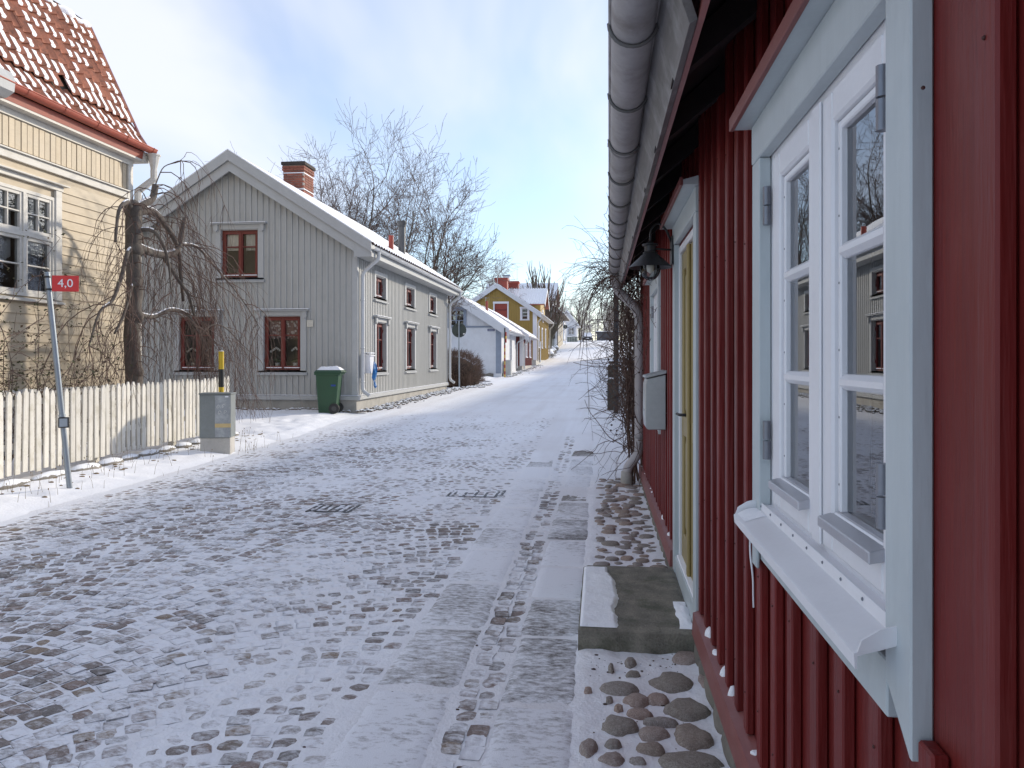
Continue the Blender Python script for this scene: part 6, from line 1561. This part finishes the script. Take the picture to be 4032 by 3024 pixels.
for k in range(3600):
    x = rh.uniform(HC.x-1.3, HC.x+1.25); y = HC.y-rh.uniform(.9, 1.5); z = rh.uniform(.35, .75); m.tube([(x, y, z), (x+rh.gauss(0, .08), y+rh.gauss(0, .08), z+rh.uniform(.1, .3))], [.006, .003], 3, cap=False)
m.build('lower_twigs', bpy.data.materials['hedge_twig'], hd, False, fix=False)
# red and yellow striped barrier post and its cabinet
t = thing('striped_pole', 'red and yellow banded pole with a shield at the corner of the white house', 'post', (-5.8, 46.3, .45)); RBAND = M('band_red', (.30, .03, .02), .5); YB = M('band_yellow', (.55, .36, .06), .5)
z = .42
k = 0
while z < 2.3: MB().tube([(-5.8, 46.3, z), (-5.8, 46.3, z+.199)], .05, 12).build('band', RBAND if k % 2 else YB, t, 'auto'); z += .2; k += 1
MB().tube([(-5.8, 46.3, z), (-5.8, 46.3, 3.45)], .04, 10).build('pole', IRON, t); MB().box((-5.77, -5.70), (46.22, 46.5), (2.55, 3.2)).build('shield', RBAND, t, bevel=.02); MB().box((-5.768, -5.695), (46.215, 46.505), (2.8, 2.95)).build('shield_band', YB, t)
t = thing('service_cabinet', 'plain grey utility cabinet against the white house wall', 'cabinet', (-5.75, 48.3, .45)); MB().box((-5.98, -5.62), (47.8, 48.6), (.35, 1.45)).build('body', GALV, t, bevel=.02); MB().box((-6.0, -5.6), (47.78, 48.62), (1.451, 1.5)).build('lid', GALV, t)
MB().box((-5.619, -5.612), (47.86, 48.54), (.5, 1.4)).build('door', GREYT, t)
m = MB(); rk = random.Random(2)
for k in range(500):
    y = rk.choice([rk.uniform(31, 36), rk.uniform(46.5, 56), rk.uniform(56, 70), rk.uniform(84, 100)]); x = {0: -5.5}.get(0)+(-.35 if y > 40 else -.1)+abs(rk.gauss(0, .3)); z = max(float(ground_z(np.array(x), np.array(y))), sz(y)); s = rk.uniform(.03, .10); m.blob((x, y, z+.01), (s, s*rk.uniform(.7, 1.4), s*.6), 1, .25, k)
o = m.build('rubble', GRAV, None); tag(o, 'stony rubble along the left edge of the upper street', 'rubble', kind='stuff')
# ================================================================== right side beyond the red house
VINE = M('vine_bark', (.10, .06, .045), .85, .35, 12, bump=0); 
vn = thing('climbing_vine', 'leafless climbing vine hanging from gutter and downpipe at the red house end', 'vine', (.4, 9.2, 0)); rv = random.Random(33)
vm, vt = MB(), MB()
def vine(p, d, L, r, g=-.12, w=.22, n=None, mb=None, branch=0, pull=None):
    n = n or max(5, int(L/.09)); q = Vector(p); dd = Vector(d).normalized(); pts = [q.copy()]
    for i in range(n):
        dd = dd+Vector((rv.gauss(0, w), rv.gauss(0, w), rv.gauss(0, w)+g))
        if pull is not None: dd += (Vector(pull)-q)*.08
        dd.normalize(); q = q+dd*(L/n); pts.append(q.copy())
        if q.z < .03: break
    if len(pts) < 3: return
    (mb or vm).tube([tuple(v) for v in pts], [max(.0016, r*(1-.6*i/len(pts))) for i in range(len(pts))], 4 if r > .004 else 3, cap=False)
    if branch:
        for k in range(branch):
            i = rv.randint(1, len(pts)-1); vine(pts[i], (pts[i]-pts[i-1])+Vector((rv.gauss(0, .6), rv.gauss(0, .6), rv.gauss(0, .6))), L*rv.uniform(.2, .5), r*.6, g, w*1.2, None, vt, 0)
for k in range(12): vine((rv.uniform(.36, .5), rv.uniform(9.0, 9.6), .02), (rv.gauss(0, .1), rv.gauss(0, .1), 1), 2.7, rv.uniform(.007, .012), .10, .10, 26, None, 4, pull=(.43, 9.3, 3.0))
for k in range(330):                                           # thicket around pipe and house end
    z_ = rv.uniform(.4, 2.7); vine((rv.uniform(.24, .5), rv.uniform(8.85, 10.0), z_), (rv.gauss(0, .4), rv.gauss(0, .6), rv.gauss(0, .8)), rv.uniform(.4, 1.1), rv.uniform(.003, .006), -.05, .30, None, None, 1, pull=(.40, 9.5, z_-.3))
for k in range(130):                                            # over the eaves and gutter end
    vine((rv.uniform(.12, .45), rv.uniform(8.5, 9.9), rv.uniform(2.3, 2.7)), (rv.gauss(-.05, .4), rv.gauss(0, .6), rv.gauss(.0, .5)), rv.uniform(.4, 1.2), rv.uniform(.0025, .005), -.12, .32, None, None, 1)
for k in range(60):                                            # strands hanging clear of the gutter
    vine((rv.uniform(.0, .2), rv.uniform(8.2, 9.8), rv.uniform(2.3, 2.6)), (rv.gauss(-.4, .2), rv.gauss(-.1, .4), rv.gauss(.2, .4)), rv.uniform(.3, .8), rv.uniform(.0025, .004), -.2, .17, None, None, 1)
for (x, y, L) in ((.02, 8.9, 1.7), (.05, 8.7, 1.1), (-.02, 9.0, .9), (.06, 8.6, 1.2)): vine((x+.08, y, 2.45), (-.5, 0, -.1), L, .0042, -.35, .10, None, None, 2)
for k in range(6): vine((rv.uniform(.36, .45), rv.uniform(8.3, 8.9), rv.uniform(.1, .9)), (rv.gauss(-.4, .5), rv.gauss(-.4, .5), rv.gauss(.6, .3)), rv.uniform(.5, 1.0), .003, -.12, .25)
for k in range(14): vine((.46, rv.uniform(6.6, 8.6), rv.uniform(1.5, 2.6)), (0, rv.gauss(-.3, .5), rv.gauss(0, .6)), rv.uniform(.4, 1.0), .003, -.05, .16, None, None, 1, pull=(.455, 7.4, 1.9))
for k in range(34): vine((rv.uniform(.25, .5), rv.uniform(5.6, 8.8), rv.uniform(2.2, 2.42)), (rv.gauss(-.1, .3), rv.gauss(0, .6), rv.gauss(.05, .25)), rv.uniform(.25, .6), .0025, -.02, .25)
vm.build('stems', VINE, vn, False, fix=False)['kind'] = 'stuff'; vt.build('tendrils', VINE, vn, False, fix=False)['kind'] = 'stuff'
m = MB()
for k in range(60):
    x, y, z = rv.uniform(.05, .5), rv.uniform(8.6, 10), rv.uniform(.6, 2.6); m.blob((x, y, z), (.014, .014, .012), 1, .3, k)
m.build('dried_berries', M('dried_berry', (.05, .025, .02), .7), vn)['kind'] = 'stuff'

# trellis thicket and garden behind the house end
th = thing('garden_thicket', 'dense brown leafless thicket behind the grey downpipe', 'hedge', (1.0, 13, .1)); m = MB()
for k in range(620):
    x = rv.uniform(.45, 1.6); y = rv.uniform(10.2, 17.5); z = .1
    q = Vector((x, y, z+rv.uniform(0, 1.3))); dd = Vector((rv.gauss(0, .35), rv.gauss(0, .35), 1)); pts = [q.copy()]
    for i in range(6): dd = (dd+Vector((rv.gauss(0, .3), rv.gauss(0, .3), rv.gauss(0, .2)))).normalized(); q = q+dd*rv.uniform(.12, .26); pts.append(q.copy())
    m.tube([tuple(v) for v in pts], [.009, .008, .006, .005, .004, .003, .002], 3, cap=False)
m.build('twigs', M('thicket_twig', (.11, .075, .05), .9, .35, 3, bump=0, mode='world', rnd=0), th, False, fix=False)
DW = M('dark_weathered_wood', (.05, .05, .042), .8, .3, 4, 40, .4, (1, 1, .2))
def bollard(label, x, y, s, hgt):
    t = thing('wooden_post', label, 'post', (x, y, sz(y)), 'wooden posts along the right edge'); z = sz(y)
    MB().box((x-s, x+s), (y-s, y+s), (z-.2, z+hgt)).build('shaft', DW, t, bevel=.012); MB().box((x-s*.95, x+s*.95), (y-s*.95, y+s*.95), (z+hgt+.001, z+hgt+.045)).build('post_snow', SNOW, t, bevel=.015)
bollard('stout dark wooden post at the foot of the steel pole', .28, 19.6, .12, .78)
bollard('dark wooden post further up the right edge, standing alone', .36, 27.5, .12, 1.0)
bollard('dark wooden post far up the right edge past the low wall', .5, 37, .12, 1.05)
lp = thing('steel_pole', 'slim dark steel pole behind the vine on the right edge', 'pole', (.36, 18.6, .2)); MB().tube([(.36, 18.6, .1), (.36, 18.6, 3.35)], .062, 12).build('pole', IRON, lp, 'auto')
MB().lathe((.36, 18.6, 3.35), [(.066, -.03), (.066, .0), (.04, .03), (0, .04)], 14).build('pole_cap', IRON, lp, True)
t = thing('service_cabinet', 'pale grey cabinet with snow cap behind the stout wooden post', 'cabinet', (.7, 20.8, .25)); MB().box((.44, .92), (20.6, 21.1), (.15, 1.2)).build('body', GALV, t, bevel=.02); MB().box((.42, .94), (20.58, 21.12), (1.201, 1.27)).build('cap_snow', SNOW, t, bevel=.02)
MB().box((.5, .86), (20.585, 20.598), (.3, 1.12)).build('door', GREYT, t)
# garden wall with snow and a stair rail
gw = thing('garden_wall', 'low stone garden wall capped with snow on the right edge', 'wall', (.9, 24, .3)); y = 22.0; k = 0
while y < 60:
    L = rv.uniform(.5, .9); z = sz(y); m = MB(); m.blob((.95, y+L/2, z+.25), (.26, L*.56, .38), 2, .15, k); m.build('wall_stone', FST, gw, True, loc=(.95, y+L/2, z+.25)); y += L*1.02; k += 1
m = MB(); m.tube([(.95+.05*math.sin(i), yy, sz(yy)+.62+.03*math.sin(i*2)) for i, yy in enumerate(np.arange(22, 60, .4))], .16, 7); m.build('wall_snow', SNOW, gw, True)
rl = thing('stair_rail', 'sloping handrail with snow lying along it in the garden', 'railing', (1.0, 14, .5)); MB().tube([(.62, 17.8, 1.42), (1.1, 13.5, .62)], .05, 8).build('rail', DW, rl); MB().tube([(.62, 17.8, 1.475), (1.1, 13.5, .675)], .038, 8).build('rail_snow', SNOW, rl, True)
for t_ in (.05, .5, .95): x, y, z = .62+.48*t_, 17.8-4.3*t_, 1.42-.8*t_; MB().box((x-.04, x+.04), (y-.04, y+.04), (0, z-.02)).build('baluster', DW, rl)

# ---- unseen houses added on the right to cast shade over the street
for i, (x0, x1, y0, y1, ze, zr, mat, lab) in enumerate(((4.2, 10.0, 12.5, 31, 3.3, 6.8, WBOARD, 'unseen white boarded house added behind the red house to shade the street'), (4.0, 9.5, 32.2, 48, 3.4, 6.2, OCHRE, 'unseen ochre boarded house added for shade across from the grey house end'), (5.0, 11, 50.5, 66, 4.0, 7.0, FRED, 'unseen red boarded house added for shade across from the white house'), (6.5, 12.5, 69, 90, 5.2, 8.6, WBOARD, 'unseen white boarded house added for shade across from the mustard house'))):
    z0 = sz((y0+y1)/2); h = thing('shading_house', lab, 'house', (x0, y0, z0)); rx = (x0+x1)/2; q = (zr-ze)/(x1-rx); rz = (lambda rx, zr, q: lambda x: zr-abs(x-rx)*q)(rx, zr, q)
    HS = [(y0+1.5+3*k, y0+2.6+3*k, z0+1.2, z0+2.5) for k in range(3)]; HG = [(rx-1.8, rx-.7, z0+1.2, z0+2.5), (rx+.7, rx+1.8, z0+1.2, z0+2.5)]
    F1, F2 = shell(h, x0, x1, y0, y1, z0, z0+.4, ze, rz, rx, mat, HS, HG, -1); roof(h, x0, x1, y0, y1, rz, rx, .45, .35, TILESN, WHITE, .08, .3, -1, True)
    for w in HS: simple_window(F1, h, *w, WHITE, WHITE, 2, 2)
    for w in HG: simple_window(F2, h, *w, WHITE, WHITE, 2, 2)
# ================================================================== trees
TB1 = M('tree_bark', (.12, .105, .08), .9, .3, 3, 30, .5, (1, 1, .3), dirt=(.12, .14, .06), dirt_amt=.5); TWG = M('fine_twig', (.15, .105, .085), .9, .25, 3, bump=0, mode='world', rnd=0)
FROST = M('frosted_twig', (.36, .33, .31), .9, .2, 3, bump=0, mode='world', rnd=0)
def bare_tree(name, label, base, stems, prm, seed, bark, twig, group=None):
    t = thing(name, label, 'tree', base, group); rn = random.Random(seed); a, b = MB(), MB()
    for (dx, dy, d, L, r) in stems: tree_gen(a, b, Vector(base)+Vector((dx, dy, -.2)), Vector(d).normalized(), L, r, 0, prm, rn)
    a.build('trunk', bark, t, True, fix=False); b.build('crown', twig, t, False, fix=False); return t
VASE = dict(maxd=5, wob=.10, grav=lambda d: [.0, .0, .0, .01, .02, .02][d], rmin=.0068, rsplit=.03, n=lambda d, r: [5, 5, 5, 4, 3][d], ang=lambda d: [.42, .58, .68, .72, .7][d], lr=(.46, .70), up=.03, t0=.3, t00=.5, taper=.45, seg=1.2)
bare_tree('tall_tree', 'tall bare tree with many upright stems behind the grey house, the left one', (-12.0, 36.5, .4), [(0, 0, (-.42, 0, 1), 5.8, .14), (.4, .1, (-.12, .1, 1), 6.3, .15), (.9, -.1, (.14, -.05, 1), 5.9, .14), (-.3, .3, (-.58, .1, 1), 5.2, .12)], VASE, 4, TB1, TWG)
bare_tree('tall_tree', 'bare tree with forked mossy stems leaning right behind the grey house roof', (-9.0, 37.0, .4), [(0, 0, (.28, 0, 1), 4.7, .16), (.15, .1, (.14, -.05, 1), 5.5, .14), (-.3, 0, (-.06, .05, 1), 5.4, .12)], VASE, 9, TB1, TWG)
WEEP = dict(maxd=5, wob=.11, grav=lambda d: [0.05, .02, -.03, -.10, -.16, -.16][d], rmin=.012, rsplit=.05, n=lambda d, r: [7, 5, 5, 4, 3][d], ang=lambda d: [.5, .6, .6, .6, .5][d], lr=(.45, .7), up=.05, t0=.25, t00=.35, taper=.5, seg=1.0)
bare_tree('birch', 'frosted birch with drooping twigs rising behind the white house', (-12.4, 76, 1.3), [(0, 0, (.05, 0, 1), 5.6, .22)], WEEP, 3, TB1, FROST)
SPREAD = dict(maxd=5, wob=.12, grav=lambda d: .0, rmin=.014, rsplit=.06, n=lambda d, r: [6, 5, 4, 4, 3][d], ang=lambda d: [.45, .6, .6, .6, .6][d], lr=(.5, .72), up=.04, t0=.25, t00=.35, taper=.5, seg=.8)
for i, (x, y, L, lab) in enumerate(((-19, 96, 5.0, 'pale frosted tree far behind the birch'), (-4.6, 168, 7.5, 'tall frosted tree over the farthest white house'), (1.5, 158, 6.2, 'frosted tree above the dark garage'), (-9.5, 178, 6.5, 'frosted tree behind the pale end house'), (5.5, 150, 6.5, 'bare frosted tree on the right of the street end'), (3.6, 112, 4.8, 'bare tree on the right edge near the street end'), (2.6, 60, 3.2, 'small bare tree in the right hand garden past the wall'), (-13, 150, 6.0, 'frosted tree rising left of the pale end house'))):
    bare_tree('frosted_tree' if 'frost' in lab else 'bare_tree', lab, (x, y, sz(y)), [(0, 0, (.05*(-1)**i, 0, 1), L*.75, .06*L*.6)], SPREAD, 20+i, TB1, FROST if 'frost' in lab else TWG)
# pollard before the grey rendered house
POLL = dict(maxd=3, wob=.07, grav=lambda d: .06, rmin=.016, rsplit=.05, n=lambda d, r: [10, 7, 3][d], ang=lambda d: [.6, .5, .35][d], lr=(.5, .8), up=.35, t0=.35, t00=.5, taper=.6, seg=1.0)
bare_tree('pollard_tree', 'knobbly pollarded tree with upright shoots beside the mustard house', (-6.6, 95, 2.1), [(0, 0, (-.12, 0, 1), 5.2, .30), (.2, .2, (.18, 0, 1), 4.2, .2)], POLL, 5, TB1, TWG)
# the far wood beyond the roofs
m = MB(); rq = random.Random(77)
for k in range(260):
    y = rq.uniform(190, 330); x = rq.uniform(-90, 60); z = sz(y); Ht = rq.uniform(7, 13)
    m.tube([(x, y, z), (x+rq.gauss(0, .3), y, z+Ht*.6), (x+rq.gauss(0, .5), y, z+Ht)], [.2, .12, .03], 4, cap=False)
    for j in range(26):
        zz = z+Ht*rq.uniform(.25, .95); a = rq.uniform(0, 6.28); L = rq.uniform(1.2, 3.2)*(1.1-(zz-z)/Ht*.6); p = Vector((x, y, zz)); q = p+Vector((math.cos(a)*L, math.sin(a)*L, L*rq.uniform(.1, .7)))
        m.tube([tuple(p), tuple(q)], [.06, .03], 3, cap=False)
        for e in range(4): s = p.lerp(q, rq.uniform(.3, 1)); m.tube([tuple(s), tuple(s+Vector((rq.gauss(0, .7), rq.gauss(0, .7), rq.gauss(.3, .5))))], [.035, .02], 3, cap=False)
o = m.build('far_wood', FROST, None, fix=False); tag(o, 'frosted leafless wood closing the view beyond the last houses', 'wood', kind='stuff')
